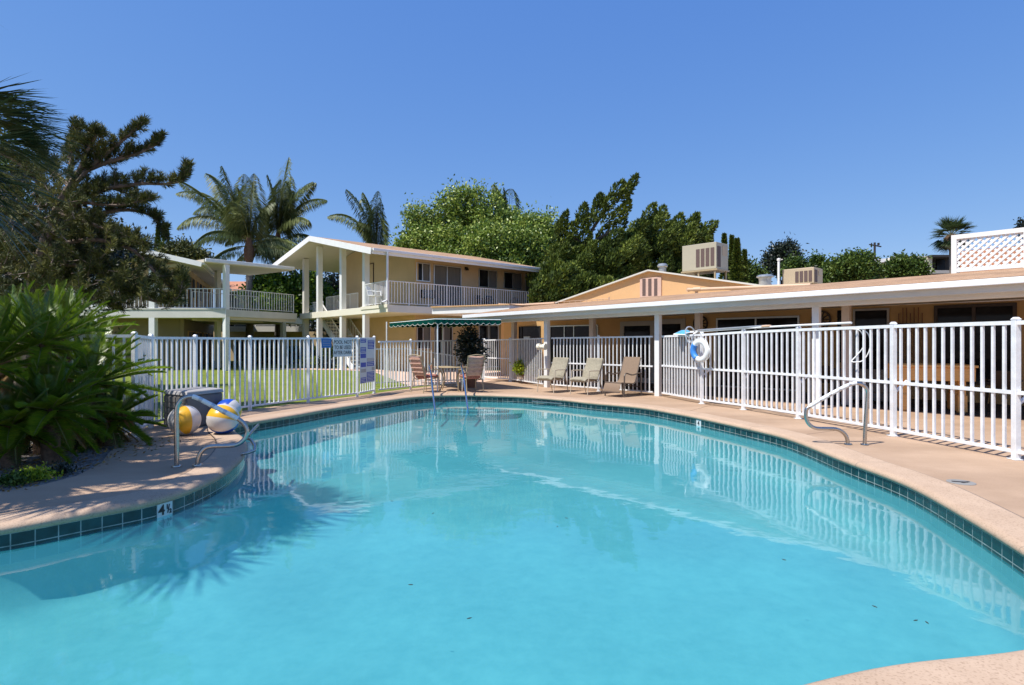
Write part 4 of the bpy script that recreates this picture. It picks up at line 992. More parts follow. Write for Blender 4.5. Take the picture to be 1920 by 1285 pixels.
def patch(u0, u1, v0, v1, mat, nlines, lm='signwhite'):          # u, v as fractions from the upper left
    f = lambda u, v, e: d3 * (w * (u - .5)) + Vector((0, 0, h * (.5 - v))) + n3 * e
    b = MB(); a, c = f(u0, (v0 + v1) / 2, .0045), f(u1, (v0 + v1) / 2, .0045); b.bar(a, c, .002, h * (v1 - v0)); o = b.build('sign_panel', M[mat], t)
    if nlines:
        b = MB()
        for k in range(nlines):
            v = v0 + (v1 - v0) * (k + .8) / (nlines + .6); a, c = f(u0 + .03, v, .0062), f(u1 - .03 - .05 * (k % 2), v, .0062); b.bar(a, c, .001, h * (v1 - v0) / (nlines + 1) * .38)
        b.build('text_lines', M[lm], o)
for (u0, u1, v0, v1, mt, nl) in ((.04, .40, .01, .10, 'blue', 2), (.52, .95, .05, .24, 'blue', 5), (.04, .40, .20, .32, 'blue', 3), (.04, .40, .34, .44, 'blue', 0), (.06, .40, .54, .64, 'blue', 0),
    (.46, .97, .53, .63, 'blue', 2), (.06, .40, .68, .76, 'trim', 0), (.80, .97, .66, .73, 'trim', 0), (.46, .97, .76, .97, 'blue', 6), (.06, .40, .87, .99, 'blue', 3), (.46, .97, .45, .52, 'trim', 2)): patch(u0, u1, v0, v1, mt, nl)
patch(.15, .29, .355, .425, 'signwhite', 0) if False else None

# ================= stainless rails =================
def rail_path(P0, dirv, px_pts, n=6):
    pl_ = line_plane(P0, dirv); return [pl_.pt(x, y) for (x, y) in px_pts]
def handrail(label, P0, dirv, pts, r=.024, tape=None, foot_plates=True):
    P = [q for q in rail_path(P0, dirv, pts)]; t = thing('handrail', label, 'handrail', (P0[0], P0[1], 0)); o = Vector((P0[0], P0[1], 0))
    S = [q - o for q in smooth_path(P, 8)]
    b = MB(); b.tube(S, r, 14); b.build('rail', M['steel'], t, smooth=True)
    if tape:
        i0, i1 = tape; i0 *= 8; i1 *= 8; seg = S[i0:i1 + 1]
        L = [0.0]
        for k in range(1, len(seg)): L.append(L[-1] + (seg[k] - seg[k - 1]).length)
        def pt(s):
            for k in range(1, len(seg)):
                if L[k] >= s: return seg[k - 1].lerp(seg[k], (s - L[k - 1]) / max(1e-6, L[k] - L[k - 1]))
            return seg[-1]
        m = int(L[-1] / .075)
        b = MB(); b.tube([pt(L[-1] * k / 24) for k in range(25)], r + .0025, 12); b.build('grip_tape', M['plastic_white'], t, smooth=True)
        b = MB()
        for k in range(1, m, 1):
            if k % 2: b.tube([pt(k * .075), pt(k * .075 + .04)], r + .004, 12)
        b.build('tape_band', M['alum'], t)
    if foot_plates:
        for q in (S[0], S[-1]):
            b = MB(); b.lathe((q.x, q.y, 0), [(r * 2.1, .006), (r * 2.0, .016), (r * 1.1, .024)], 18); b.build('escutcheon', M['steel'], t, smooth=True)
    return t
f0 = Vector(gp(331.5, 875.6)[:2])
handrail('curved steel handrail with striped grip tape beside the beach balls', f0, (1, .30), [(331.5, 875.6), (331.3, 820), (331.3, 772), (337, 754), (348, 745.5), (361, 744), (375, 749), (410, 767), (446, 785.5), (458, 796), (463.5, 809), (459, 822), (450, 831), (438, 835.3), (418, 836.5), (398, 837), (385, 840.5), (376, 850), (371.5, 862), (370.4, 872.2)], .026, (5, 8))
f0 = Vector(gp(1621, 834.5)[:2])
handrail('curved steel handrail with striped grip tape on the right deck', f0, (-1, .13), [(1621, 834.5), (1623, 790), (1626.5, 745), (1625, 730), (1617, 721.5), (1605.5, 718.8), (1592, 722), (1560, 738), (1518, 762.5), (1511.5, 773), (1512.5, 788), (1520, 798.5), (1531, 803.3), (1548, 804), (1566, 804.5), (1578, 809), (1587, 819), (1590, 833)], .026, (5, 8))
for (x0, x1, y0, y1, lab) in ((806, 815.5, 683.5, 769, 'left of the two steel rails dipping into the pool steps'), (865.5, 877, 681, 766, 'right of the two steel rails dipping into the pool steps')):
    a = at(x0, y0, 16.35); dn = at(x1, y1, 14.2); X0 = (x0 - CX) / F * 16.9
    t = thing('step_rail', lab, 'handrail', (a.x, 16.9, 0)); o = Vector((a.x, 16.9, 0))
    pts = [Vector((a.x - .03, 16.9, 0)), Vector((a.x - .03, 16.88, .55)), Vector((a.x - .02, 16.75, .80)), Vector((a.x, 16.45, a.z - .01)), a + Vector((0, -.15, -.06)), a.lerp(dn, .25) + Vector((0, 0, .015)), a.lerp(dn, .6), dn, dn + (dn - a).normalized() * .3]
    b = MB(); b.tube([q - o for q in smooth_path(pts, 6)], .025, 12); b.build('rail', M['chrome'], t, smooth=True)
    b = MB(); b.lathe((-.03 if True else 0, 0, 0), [(.05, .004), (.05, .014), (.03, .02)], 16); b.build('escutcheon', M['steel'], t)
# bars at the waterline
i = nearest_px(1037, 0, 'R') if False else nearest_px(1037, 0); 
pA, pB = gp(998, 753, -.13), gp(1078, 759, -.13)
t = thing('grab_bar', 'steel grab bar just above the water below the padded loungers', 'bar', (pA[0], pA[1], 0)); o = Vector((pA[0], pA[1], 0))
b = MB(); A_, B_ = Vector((pA[0], pA[1], -.13)), Vector((pB[0], pB[1], -.13)); bk_ = Vector((.06, .14, 0)); b.tube([q - o for q in (A_ + bk_, A_, A_.lerp(B_, .5), B_, B_ + bk_)], .018, 8); b.build('bar', M['steel'], t, smooth=True)
t = thing('pool_ladder', 'short steel ladder rails at the left pool edge behind the handrail', 'ladder', (-3.5, 7.6, 0)); o = Vector((-3.5, 7.6, 0))
for (pp) in ([(466, 818, 8.0), (474, 807, 8.25), (484, 797, 8.6)], [(455, 826, 7.75), (463, 822, 7.7), (471, 825, 7.6), (478, 836, 7.5), (477, 845, 7.4), (466, 849, 7.35), (452, 852, 7.35)]):
    b = MB(); b.tube([at(*q_) - o for q_ in pp], .02, 10); b.build('rail', M['steel'], t, smooth=True)

# ================= beach balls =================
from mathutils import Euler
def ball(label, cx, cy, r_px, Y, rot, cols, tilt=(0, 0, 0)):
    r = r_px * Y / F; c = at(cx, cy, Y); c.z = r * .99
    t = thing('beach_ball', label, 'beach ball', (c.x, c.y, 0)); b = MB(); nu, nv = 36, 20
    R = rot.to_matrix() if hasattr(rot, 'to_matrix') else rot
    R = Euler(tilt).to_matrix() @ R
    idx = []
    for j in range(nv + 1):
        row = []
        for i in range(nu):
            th, ph = math.pi * j / nv, 2 * math.pi * i / nu
            p = R @ Vector((math.sin(th) * math.cos(ph), math.sin(th) * math.sin(ph), math.cos(th))); dent = 1 - .025 * abs(math.sin(ph * 3)) ** 6
            row.append(b.addv(Vector((0, 0, r * .99)) + p * r * dent))
        idx.append(row)
    for j in range(nv):
        for i in range(nu):
            k = (i + 1) % nu; mi = 3 if (j == 0 or j == nv - 1) else cols[int(i / (nu / 6))]
            b.face((idx[j][i], idx[j + 1][i], idx[j + 1][k], idx[j][k]), mi)
    o = b.build('ball', [M['ball_y'], M['ball_w'], M['ball_b'], M['ball_w']], t, smooth=True); o.data.set_sharp_from_angle(angle=3.1)
ball('yellow and white beach ball in front of the grey bin', 346, 793, 28, 8.95, Euler((.35, -.15, math.radians(-95))), [0, 1, 2, 1, 0, 1])
ball('yellow topped beach ball at the pool edge with a blue underside', 418.5, 786, 28.5, 9.05, Matrix(((0, 0, 1), (0, -1, 0), (1, 0, 0))), [0, 1, 2, 1, 0, 1], (.30, .18, .15))
ball('blue topped beach ball tucked behind the other two', 428, 771, 23.5, 10.2, Matrix(((1, 0, 0), (0, 0, -1), (0, 1, 0))), [1, 2, 2, 1, 0, 0], (.45, .0, -.2))

# ================= grey bin =================
t = thing('storage_bin', 'dark grey deck bin with a pale lid against the left fence', 'bin', (-5.5, 9.6, 0)); o = Vector((-5.5, 9.6))
A = Vector(gp(309, 799)[:2]); Bc = Vector(gp(341, 806)[:2]); Cc = Vector(((418 - CX) / F * 10.35, 10.35)); 
Bc = Vector(((350 - CX) / F * 9.55, 9.55)); A = Vector(((307 - CX) / F * 10.0, 10.0)); Dd = A + (Cc - Bc); hb = .55
b = MB(); poly = [A, Bc, Cc, Dd]; poly = [p_ - o for p_ in poly]
b.hexa([(*p_, 0) for p_ in poly], [(*p_, hb) for p_ in poly]); b.build('body', M['grey_box'], t, bevel=.03)
b = MB()
for k in range(5):
    z = .07 + k * .10; n_ = (poly[1] - poly[0]).normalized(); nn = Vector((n_.y, -n_.x)) * .006
    b.bar((*(poly[0] + nn + n_ * .03), z), (*(poly[1] + nn - n_ * .03), z), .014, .085)
b.build('siding', M['grey_box'], t)
c = sum(poly, Vector((0, 0))) / 4; lid = [c + (p_ - c) * 1.05 for p_ in poly]
b = MB(); b.hexa([(*p_, hb + .002) for p_ in lid], [(*(c + (p_ - c) * .93), hb + .07) for p_ in lid]); b.build('lid', M['grey_lid'], t, bevel=.015)

# ================= padded chairs =================
def cushion(mb, pts, w, th, n=10, wave=.008):
    """pad following the side profile pts (y, z), of width w and thickness th"""
    P = smooth_path([Vector((0, y, z)) for y, z in pts], 5); K = len(P); rows = []
    for k in range(K):
        d = (P[min(k + 1, K - 1)] - P[max(k - 1, 0)]).normalized(); nr = Vector((0, -d.z, d.y))
        if nr.z < 0 and abs(nr.z) > abs(nr.y): nr = -nr
        e = min(1, min(k, K - 1 - k) / 1.5 + .35); row = []
        for j in range(n):
            u = -1 + 2 * j / (n - 1); eu = (1 - abs(u) ** 6) * .75 + .25; hth = th / 2 * e * eu
            row.append((mb.addv(P[k] + Vector((u * w / 2, 0, 0)) + nr * (hth + random.uniform(-wave, wave) * .5)), mb.addv(P[k] + Vector((u * w / 2, 0, 0)) - nr * hth)))
        rows.append(row)
    for k in range(K - 1):
        for j in range(n - 1):
            a, b_, c_, d_ = rows[k][j], rows[k][j + 1], rows[k + 1][j + 1], rows[k + 1][j]
            mb.face((a[0], b_[0], c_[0], d_[0])); mb.face((a[1], d_[1], c_[1], b_[1]))
        for j in (0, n - 1):
            a, d_ = rows[k][j], rows[k + 1][j]; mb.face((a[0], d_[0], d_[1], a[1]) if j == 0 else (a[0], a[1], d_[1], d_[0]))
    for k in (0, K - 1):
        for j in range(n - 1):
            a, b_ = rows[k][j], rows[k][j + 1]; mb.face((a[0], a[1], b_[1], b_[0]) if k == 0 else (a[0], b_[0], b_[1], a[1]))
def lounge_chair(label, loc, rz):                    # local: +y is the back, front at -y
    t = thing('patio_chair', label, 'chair', (loc[0], loc[1], 0), rz, 'padded patio chairs by the arcade fence')
    w = .60
    for x in (-1, 1):
        b = MB(); b.tube(smooth_path([(x * w / 2, -.34, 0), (x * w / 2, -.29, .38), (x * w / 2, -.27, .63), (x * w / 2, -.22, .66), (x * w / 2, .05, .66), (x * w / 2, .22, .655)], 5), .014, 8); b.build('armrest', M['chair_frame'], t, smooth=True)
        b = MB(); b.tube([(x * w / 2, .36, 0), (x * w / 2, .26, .36), (x * w / 2, .22, .64)], .014, 8); b.build('leg', M['chair_frame'], t, smooth=True)
        b = MB(); b.tube(smooth_path([(x * w * .46, -.30, .40), (x * w * .46, .10, .34), (x * w * .46, .24, .45), (x * w * .46, .44, .97)], 5), .013, 8); b.build('side_frame', M['chair_frame'], t, smooth=True)
    b = MB(); b.tube([(-w * .46, .44, .97), (w * .46, .44, .97)], .013, 8); b.tube([(-w / 2, -.29, .37), (w / 2, -.29, .37)], .013, 8); b.build('cross_bar', M['chair_frame'], t, smooth=True)
    b = MB(); cushion(b, [(-.42, .38), (-.30, .44), (0, .42), (.17, .40)], .56, .10); b.build('seat_cushion', M['cushion'], t, smooth=True)
    b = MB(); cushion(b, [(.15, .42), (.24, .62), (.34, .80), (.41, 1.0)], .56, .10); b.build('back_cushion', M['cushion'], t, smooth=True)
    return t
rzc = math.atan2(.74, .67) - math.pi / 2             # local +y to (.67,.74)
lounge_chair('taupe padded patio chair nearest the arcade column with the white reel', (1.19, 16.72), rzc)
lounge_chair('taupe padded patio chair in the middle, beside the brown sling chair', (2.10, 16.12), rzc - .05)
t = thing('sling_chair', 'brown reclining sling chair with a hanging footrest', 'chair', (3.02, 15.55, 0), rzc - .12)
w = .64
for x in (-1, 1):
    b = MB(); b.tube([(x * w / 2, -.36, 0), (x * w / 2, -.34, .56)], .020, 8); b.tube(smooth_path([(x * w / 2, -.34, .56), (x * w / 2, -.26, .63), (x * w / 2, .0, .58), (x * w / 2, .28, .62), (x * w / 2, .40, .60)], 5), .018, 8); b.build('armrest', M['brown_frame'], t, smooth=True)
    b = MB(); b.tube([(x * w / 2, .40, 0), (x * w / 2, .36, .60)], .020, 8); b.build('leg', M['brown_frame'], t, smooth=True)
    b = MB(); b.tube(smooth_path([(x * w * .44, -.40, .38), (x * w * .44, .10, .34), (x * w * .44, .20, .46), (x * w * .44, .42, 1.03)], 5), .016, 8); b.build('side_frame', M['brown_frame'], t, smooth=True)
b = MB(); cushion(b, [(-.40, .385), (0, .36), (.10, .36), (.20, .47), (.42, 1.05)], .56, .014, wave=0); b.build('sling', M['sling'], t, smooth=True)
b = MB(); cushion(b, [(-.42, .36), (-.47, .26), (-.50, .14)], .54, .016, wave=0); b.build('footrest', M['sling'], t, smooth=True)
b = MB(); b.tube([(-w * .44, -.50, .13), (w * .44, -.50, .13)], .014, 8); b.tube([(-w * .44, -.41, .37), (w * .44, -.41, .37)], .014, 8); b.tube([(-w / 2, .38, .25), (w / 2, .38, .25)], .014, 8); b.build('cross_bar', M['brown_frame'], t, smooth=True)

# ================= table set =================
tc_ = (-1.85, 17.25)
t = thing('patio_table', 'round tan patio table between the two rose cushioned chairs', 'table', (*tc_, 0))
b = MB(); b.lathe((0, 0, .70), [(.50, 0), (.52, .012), (.50, .025)], 32); b.build('table_top', M['brass'], t, smooth=True)
for k in range(4):
    a = math.pi / 4 + k * math.pi / 2; b = MB(); b.tube(smooth_path([(math.cos(a) * .42, math.sin(a) * .42, 0), (math.cos(a) * .30, math.sin(a) * .30, .25), (math.cos(a) * .30, math.sin(a) * .30, .45), (math.cos(a) * .44, math.sin(a) * .44, .69)], 5), .018, 8); b.build('leg', M['brass'], t, smooth=True)
def dining_chair(label, loc, face):
    rz = math.atan2(face[1], face[0]) + math.pi / 2   # local -y is the front
    t = thing('dining_chair', label, 'chair', (loc[0], loc[1], 0), rz, 'rose cushioned chairs round the patio table'); w = .56
    for x in (-1, 1):
        b = MB(); b.tube(smooth_path([(x * w / 2, -.26, 0), (x * w / 2, -.25, .45), (x * w / 2, -.22, .64), (x * w / 2, 0, .66), (x * w / 2, .22, .62)], 5), .015, 8); b.build('armrest', M['brass'], t, smooth=True)
        b = MB(); b.tube([(x * w / 2 * .95, .36, 0), (x * w / 2 * .9, .27, .40)], .015, 8); b.build('leg', M['brass'], t, smooth=True)
        b = MB(); b.tube(smooth_path([(x * w * .40, -.25, .42), (x * w * .40, .20, .38), (x * w * .43, .30, .6), (x * w * .47, .45, 1.06)], 5), .016, 8); b.build('side_frame', M['brass'], t, smooth=True)
    b = MB(); b.tube(smooth_path([(-w * .47, .45, 1.06), (0, .47, 1.10), (w * .47, .45, 1.06)], 6), .015, 8); b.build('top_bar', M['brass'], t, smooth=True)
    b = MB(); cushion(b, [(-.27, .46), (0, .47), (.20, .44)], .50, .11); b.build('seat_cushion', M['rose_seat'], t, smooth=True)
    b = MB(); cushion(b, [(.22, .48), (.28, .68), (.36, .88), (.42, 1.05)], .49, .08); b.build('back_cushion', M['pink_cloth'], t, smooth=True)
    b = MB()
    for k in range(4): y, z = .335 + k * .038, .60 + k * .125; b.bar((-w * .42, y, z), (w * .42, y, z), .012, .03)
    b.build('back_straps', M['pink_cloth'], t)
dining_chair('rose cushioned chair on the left of the patio table under the canopy', (-2.52, 16.75), (.62, .78))
dining_chair('rose cushioned chair on the right of the patio table by the potted tree', (-1.22, 16.75), (-.45, .85))

# ================= green canopy =================
t = thing('canopy', 'dark green square canopy with a scalloped white edged valance on thin poles', 'canopy', (-2.18, 16.77, 0)); o = Vector((-2.18, 16.77, 0))
A3 = at(816, 596, 16.77); B3 = at(731, 603.5, 20.2); C3 = at(939, 596.5, 17.3); D3 = B3 + (C3 - A3); zc = 2.17
A3.z = B3.z = C3.z = D3.z = zc; cen = (A3 + D3) / 2 + Vector((0, 0, .10))
b = MB(); cs = [A3 - o, C3 - o, D3 - o, B3 - o]; ce = cen - o
ii = [b.addv(q) for q in cs]; ic = b.addv(ce); 
for k in range(4): b.face((ii[k], ii[(k + 1) % 4], ic))
b.build('canopy_top', M['green_cloth'], t)
for k in range(4):
    p, q_ = cs[k], cs[(k + 1) % 4]; L = (q_ - p).length; ns = 11 if k % 2 == 0 else 9; b = MB(); tr = MB(); M_ = 8
    outw = Vector(((q_ - p).y, -(q_ - p).x, 0)).normalized(); prev = None
    for i in range(ns * M_ + 1):
        s = i / (ns * M_); c_ = p.lerp(q_, s); u = (i % M_) / M_; dip = .135 + .05 * abs(math.sin(math.pi * u))
        top, bot = c_ + outw * .004, c_ + outw * (.02 + .012 * math.sin(i * .9)) - Vector((0, 0, dip))
        a1, a2 = b.addv(top), b.addv(bot)
        if prev: b.face((prev[0], prev[1], a2, a1)); tr.bar(prev[2], bot, .006, .010)
        prev = (a1, a2, bot)
    b.build('valance', M['green_cloth'], t); tr.build('valance_trim', M['trimcloth'], t)
for (p, zt) in ((A3 + Vector((.06, .06, 0)), 2.16), (B3 + Vector((.15, -1.2, 0)), 2.14), (D3 + Vector((-.1, -.1, 0)), 2.14)):
    b = MB(); b.tube([(p.x - o.x, p.y - o.y, -.01), (p.x - o.x, p.y - o.y, zt)], .022, 8); b.build('pole', M['plastic_white'], t, smooth=True)
b = MB()
for k in range(4): b.tube([cs[k] - Vector((0, 0, .03)), cs[(k + 1) % 4] - Vector((0, 0, .03))], .015, 6)
b.build('frame', M['plastic_white'], t)

# ================= pole, net, ring buoy, hose on the right fence =================
t = thing('pool_pole', 'long white telescopic pole lying along the top rail of the right fence', 'pole', (0, 0, 0))
def rtop(x, dz=.0, o_=0.0):                          # point above the right fence at photo x
    best = None
    for k in range(len(RF) - 1):
        for s in range(41):
            q_ = RF[k].lerp(RF[k + 1], s / 40); xx = CX + F * q_.x / q_.y
            zt = lerp([1.73, 1.735, 1.74, 1.73, 1.71, 1.67, 1.65][k], [1.73, 1.735, 1.74, 1.73, 1.71, 1.67, 1.65][k + 1], s / 40)
            if best is None or abs(xx - x) < best[0]: best = (abs(xx - x), q_.x + o_, q_.y, zt + dz)
    return Vector(best[1:])
b = MB(); b.tube([rtop(x, .045, -.03) for x in (1298, 1400, 1500, 1600)], .020, 10); b.build('shaft', M['plastic_white'], t, smooth=True)
b = MB(); b.tube([rtop(x, .075, -.02) for x in (1310, 1440)], .016, 8); b.build('shaft', M['alum'], t, smooth=True)
b = MB(); b.tube([rtop(1432, .06, -.03), rtop(1448, .06, -.03)], .028, 10); b.build('grip', M['pvc'], t, smooth=True)
t = thing('leaf_skimmer', 'bright blue leaf skimmer net resting on the right fence', 'skimmer', (0, 0, 0))
b = MB(); e = [at(1263, 628, 14.2), at(1285, 629, 14.0), at(1295, 623, 13.9), at(1289, 620, 14.5), at(1277, 621, 14.7)]
b.hexa(e, [q_ + Vector((0, 0, .02)) for q_ in e]); b.build('net', M['net_blue'], t)
b = MB(); b.tube([q_ + Vector((0, 0, .012)) for q_ in e + [e[0]]], .012, 6); b.build('frame', M['alum'], t)
t = thing('rescue_hook', 'looped silver rescue hook hanging beside the ring buoy', 'hook', (0, 0, 0))
b = MB(); b.tube(smooth_path([at(1303, 622, 13.6), at(1297, 614.5, 13.6), at(1290, 613.5, 13.6), at(1285.5, 620, 13.6), at(1286, 632, 13.55), at(1292, 643, 13.5), at(1299, 635, 13.5), at(1301, 627, 13.5), at(1307, 623, 13.5)], 5), .016, 8)
b.tube([at(1286, 629, 13.55), at(1292, 634, 13.45), at(1301, 629, 13.5)], .01, 6); b.tube([at(1286, 624, 13.55), at(1301, 624, 13.5)], .012, 6); b.build('hook', M['alum'], t, smooth=True)
# ring buoy
rc = at(1312.5, 657.5, 13.25); rr = .212
t = thing('ring_buoy', 'white ring buoy with a broad blue band hanging on the right fence', 'ring buoy', rc, 0)
fd = (RF[5] - RF[4]).normalized(); ry = math.atan2(fd.y, fd.x); dirx = Vector((-.46, .89, 0)).normalized()
b = MB(); nU, nVv = 48, 12; idx = []
for i in range(nU):
    a = 2 * math.pi * i / nU; row = []
    for j in range(nVv):
        g = 2 * math.pi * j / nVv; rad = rr + .064 * math.cos(g); row.append(b.addv(dirx * (math.cos(a) * rad) + Vector((0, 0, math.sin(a) * rad)) + dirx.cross(Vector((0, 0, 1))) * (.045 * math.sin(g))))
    idx.append(row)
for i in range(nU):
    for j in range(nVv): b.face((idx[i][j], idx[(i + 1) % nU][j], idx[(i + 1) % nU][(j + 1) % nVv], idx[i][(j + 1) % nVv]))
b.build('ring', M['plastic_white'], t, smooth=True)
b = MB(); P_ = []
for i in range(13):
    a = math.radians(-58 + 98 * i / 12); P_.append(dirx * (math.cos(a) * rr) + Vector((0, 0, math.sin(a) * rr)))
b.tube(P_, [.070] * 13, 14); o_ = b.build('band', M['ring_blue'], t, smooth=True)
b = MB(); b.tube(smooth_path([dirx * (math.cos(math.radians(q_)) * (.295 + .02 * math.sin(math.radians(q_ * 4)))) + Vector((0, 0, math.sin(math.radians(q_)) * .295)) for q_ in range(0, 361, 15)], 3), .007, 6)
b.tube([dirx * -.1 + Vector((0, 0, .32)), dirx * .0 + Vector((0, .0, .44))], .007, 6); b.build('rope', M['plastic_white'], t)
t = thing('hanging_hose', 'coil of thin white hose hanging from the fence above the right handrail', 'hose', (0, 0, 0))
b = MB(); b.tube(smooth_path([at(1597, 617, 9.5), at(1612, 620, 9.45), at(1620, 634, 9.45), at(1619, 650, 9.45), at(1608, 665, 9.5), at(1597, 677, 9.5), at(1604, 679, 9.45), at(1618, 676, 9.4), at(1629, 660, 9.35), at(1632, 640, 9.35), at(1626, 624, 9.35), at(1612, 616, 9.45)], 6), .009, 8); b.build('hose', M['plastic_white'], t, smooth=True)
t = thing('hose_reel', 'small white drum mounted left of the arcade column', 'reel', at(1017, 650.5, 18.2))
b = MB(); b.tube([(-.14, .10, 0), (-.06, .03, 0)], .10, 18); b.tube([(-.06, .03, 0), (.04, -.05, 0)], .07, 18); b.tube([(.04, -.05, 0), (.10, -.10, 0)], .10, 18); b.build('drum', M['cream'], t, smooth=True)

# ================= pool table and things in the arcade =================
pt0 = Vector(((1838 - CX) / F * 11.45, 11.45)); ptd = Vector((-1, .45)).normalized(); rzp = math.atan2(ptd.y, ptd.x)
cpt = pt0 + ptd * .74 + Vector((.16, .42)); t = thing('pool_table', 'pale wooden pool table standing under the arcade behind the right fence', 'table', (cpt.x, cpt.y, 0), rzp + math.pi)
t.scale = (.62, .78, 1)
b = MB(); b.box((0, 0, .80), (2.24, 1.20, .28)); b.build('body', M['wood'], t, bevel=.02)
b = MB()
for (c_, s_) in (((0, -.58, .965), (2.34, .16, .05)), ((0, .58, .965), (2.34, .16, .05)), ((-1.09, 0, .965), (.16, 1.0, .05)), ((1.09, 0, .965), (.16, 1.0, .05))): b.box(c_, s_)
b.build('rail_top', M['wood'], t, bevel=.012)
b = MB(); b.box((0, 0, .945), (2.02, 1.0, .01)); b.build('bed', M['felt'], t)
for (x, y) in ((-.80, -.38), (.80, -.38), (-.80, .38), (.80, .38)):
    b = MB(); b.box((x, y, .50), (.20, .20, .32)); b.box((x, y, .20), (.26, .26, .34)); b.box((x, y, .015), (.20, .20, .03)); b.build('leg', M['wood'], t, bevel=.015)
def bench(x, w, Y, lab, mat='curtain', hh=.85):
    X = (x - CX) / F * Y; t = thing('sofa', lab, 'sofa', (X, Y, 0), rzC)
    b = MB(); b.box((0, 0, .25), (w, .7, .34)); b.build('base', M[mat], t, bevel=.04)
    b = MB(); b.box((0, .30, .55), (w, .2, hh - .3)); b.build('backrest', M[mat], t, bevel=.06)
    for s in (-1, 1): b = MB(); b.box((s * (w / 2 - .08), -.02, .45), (.16, .7, .28)); b.build('armrest', M[mat], t, bevel=.05)
bench(1630, 1.5, 13.7, 'pale sofa against the arcade wall left of the pool table')
for (x, Y, lab) in ((1540, 14.6, 'dark wooden chair in the arcade behind the column with the shadow line'), (1440, 15.8, 'dark wooden chair in front of the wide sliding window'), (1880, 11.9, 'dark wooden chair right of the pool table')):
    X = (x - CX) / F * Y; simple_chair((X, Y, .012), rzC + .3, 'darkwood', lab, 'wooden_chair', .55)
# ================= vegetation =================
def acc():
    return dict(P=[], D=[], L=[], W=[], T=[], S=[])
def push(A, P, D, L, W, T, S=None):
    n = len(P); A['P'].append(np.asarray(P, float)); A['D'].append(np.asarray(D, float))
    for k, v in (('L', L), ('W', W), ('T', T)): A[k].append(np.broadcast_to(np.asarray(v, float), (n,)).copy())
    A['S'].append(rng.normal(size=(n, 3)) if S is None else np.asarray(S, float))
def flush(A, name, mat, parent, belly=.45):
    return leaves(name, np.vstack(A['P']), np.vstack(A['D']), np.concatenate(A['L']), np.concatenate(A['W']), np.concatenate(A['T']), mat, parent, np.vstack(A['S']), belly)

# ---- pinnate frond (palms, sagos) ----
def frond(A, mb, base, az, el, length, droop, ll, nl, hang=.3, vee=.2, w=.03, tint=.5, rad=.012, bare=.12, tj=.12, ang=55, curl=0.0, kink=None):
    d = Vector((math.cos(az) * math.cos(el), math.sin(az) * math.cos(el), math.sin(el))); p = Vector(base); K = 14; pts = [p.copy()]; ds = [d.copy()]
    for k in range(K):
        p = p + d * (length / K); d = (d + Vector((0, 0, -droop * (.35 + 1.3 * k / K) / K)) + Vector((-d.y, d.x, 0)) * curl / K).normalized(); pts.append(p.copy()); ds.append(d.copy())
    if mb is not None: mb.tube(pts, [rad * (1 - .8 * k / K) for k in range(K + 1)], 5)
    t = np.linspace(bare, .995, nl); P_ = np.array(pts); D_ = np.array(ds); f = t * K; i = np.minimum(f.astype(int), K - 1); u = (f - i)[:, None]
    B = P_[i] * (1 - u) + P_[i + 1] * u; T = unit(D_[i] * (1 - u) + D_[i + 1] * u)
    sidev = unit(np.cross(T, np.array([0, 0, 1.0]))); upv = np.cross(sidev, T)
    prof = np.sin(np.pi * np.clip(t * .86 + .14, 0, 1)) ** .6
    for s in (-1, 1):
        a = np.radians(ang) * (1 - .45 * t); jit = rng.normal(size=(nl, 3)) * .07
        D = T * np.cos(a)[:, None] + sidev * s * np.sin(a)[:, None] + upv * vee + jit; D[:, 2] -= hang * (.6 + rng.random(nl) * .5)
        L = ll * prof * (0.85 + .3 * rng.random(nl))
        tt = tint + rng.normal(size=nl) * tj
        if hang > .25:                                   # two segments: out, then hanging
            Dm = unit(D); push(A, B, Dm, L * .55, w, tt, upv); E = B + Dm * (L * .50)[:, None]
            D2 = Dm.copy(); D2[:, 2] -= hang * 2.0; push(A, E, D2, L * .6, w * .8, tt, T)
        else: push(A, B, D, L, w, tt, upv + sidev * s * -.3)

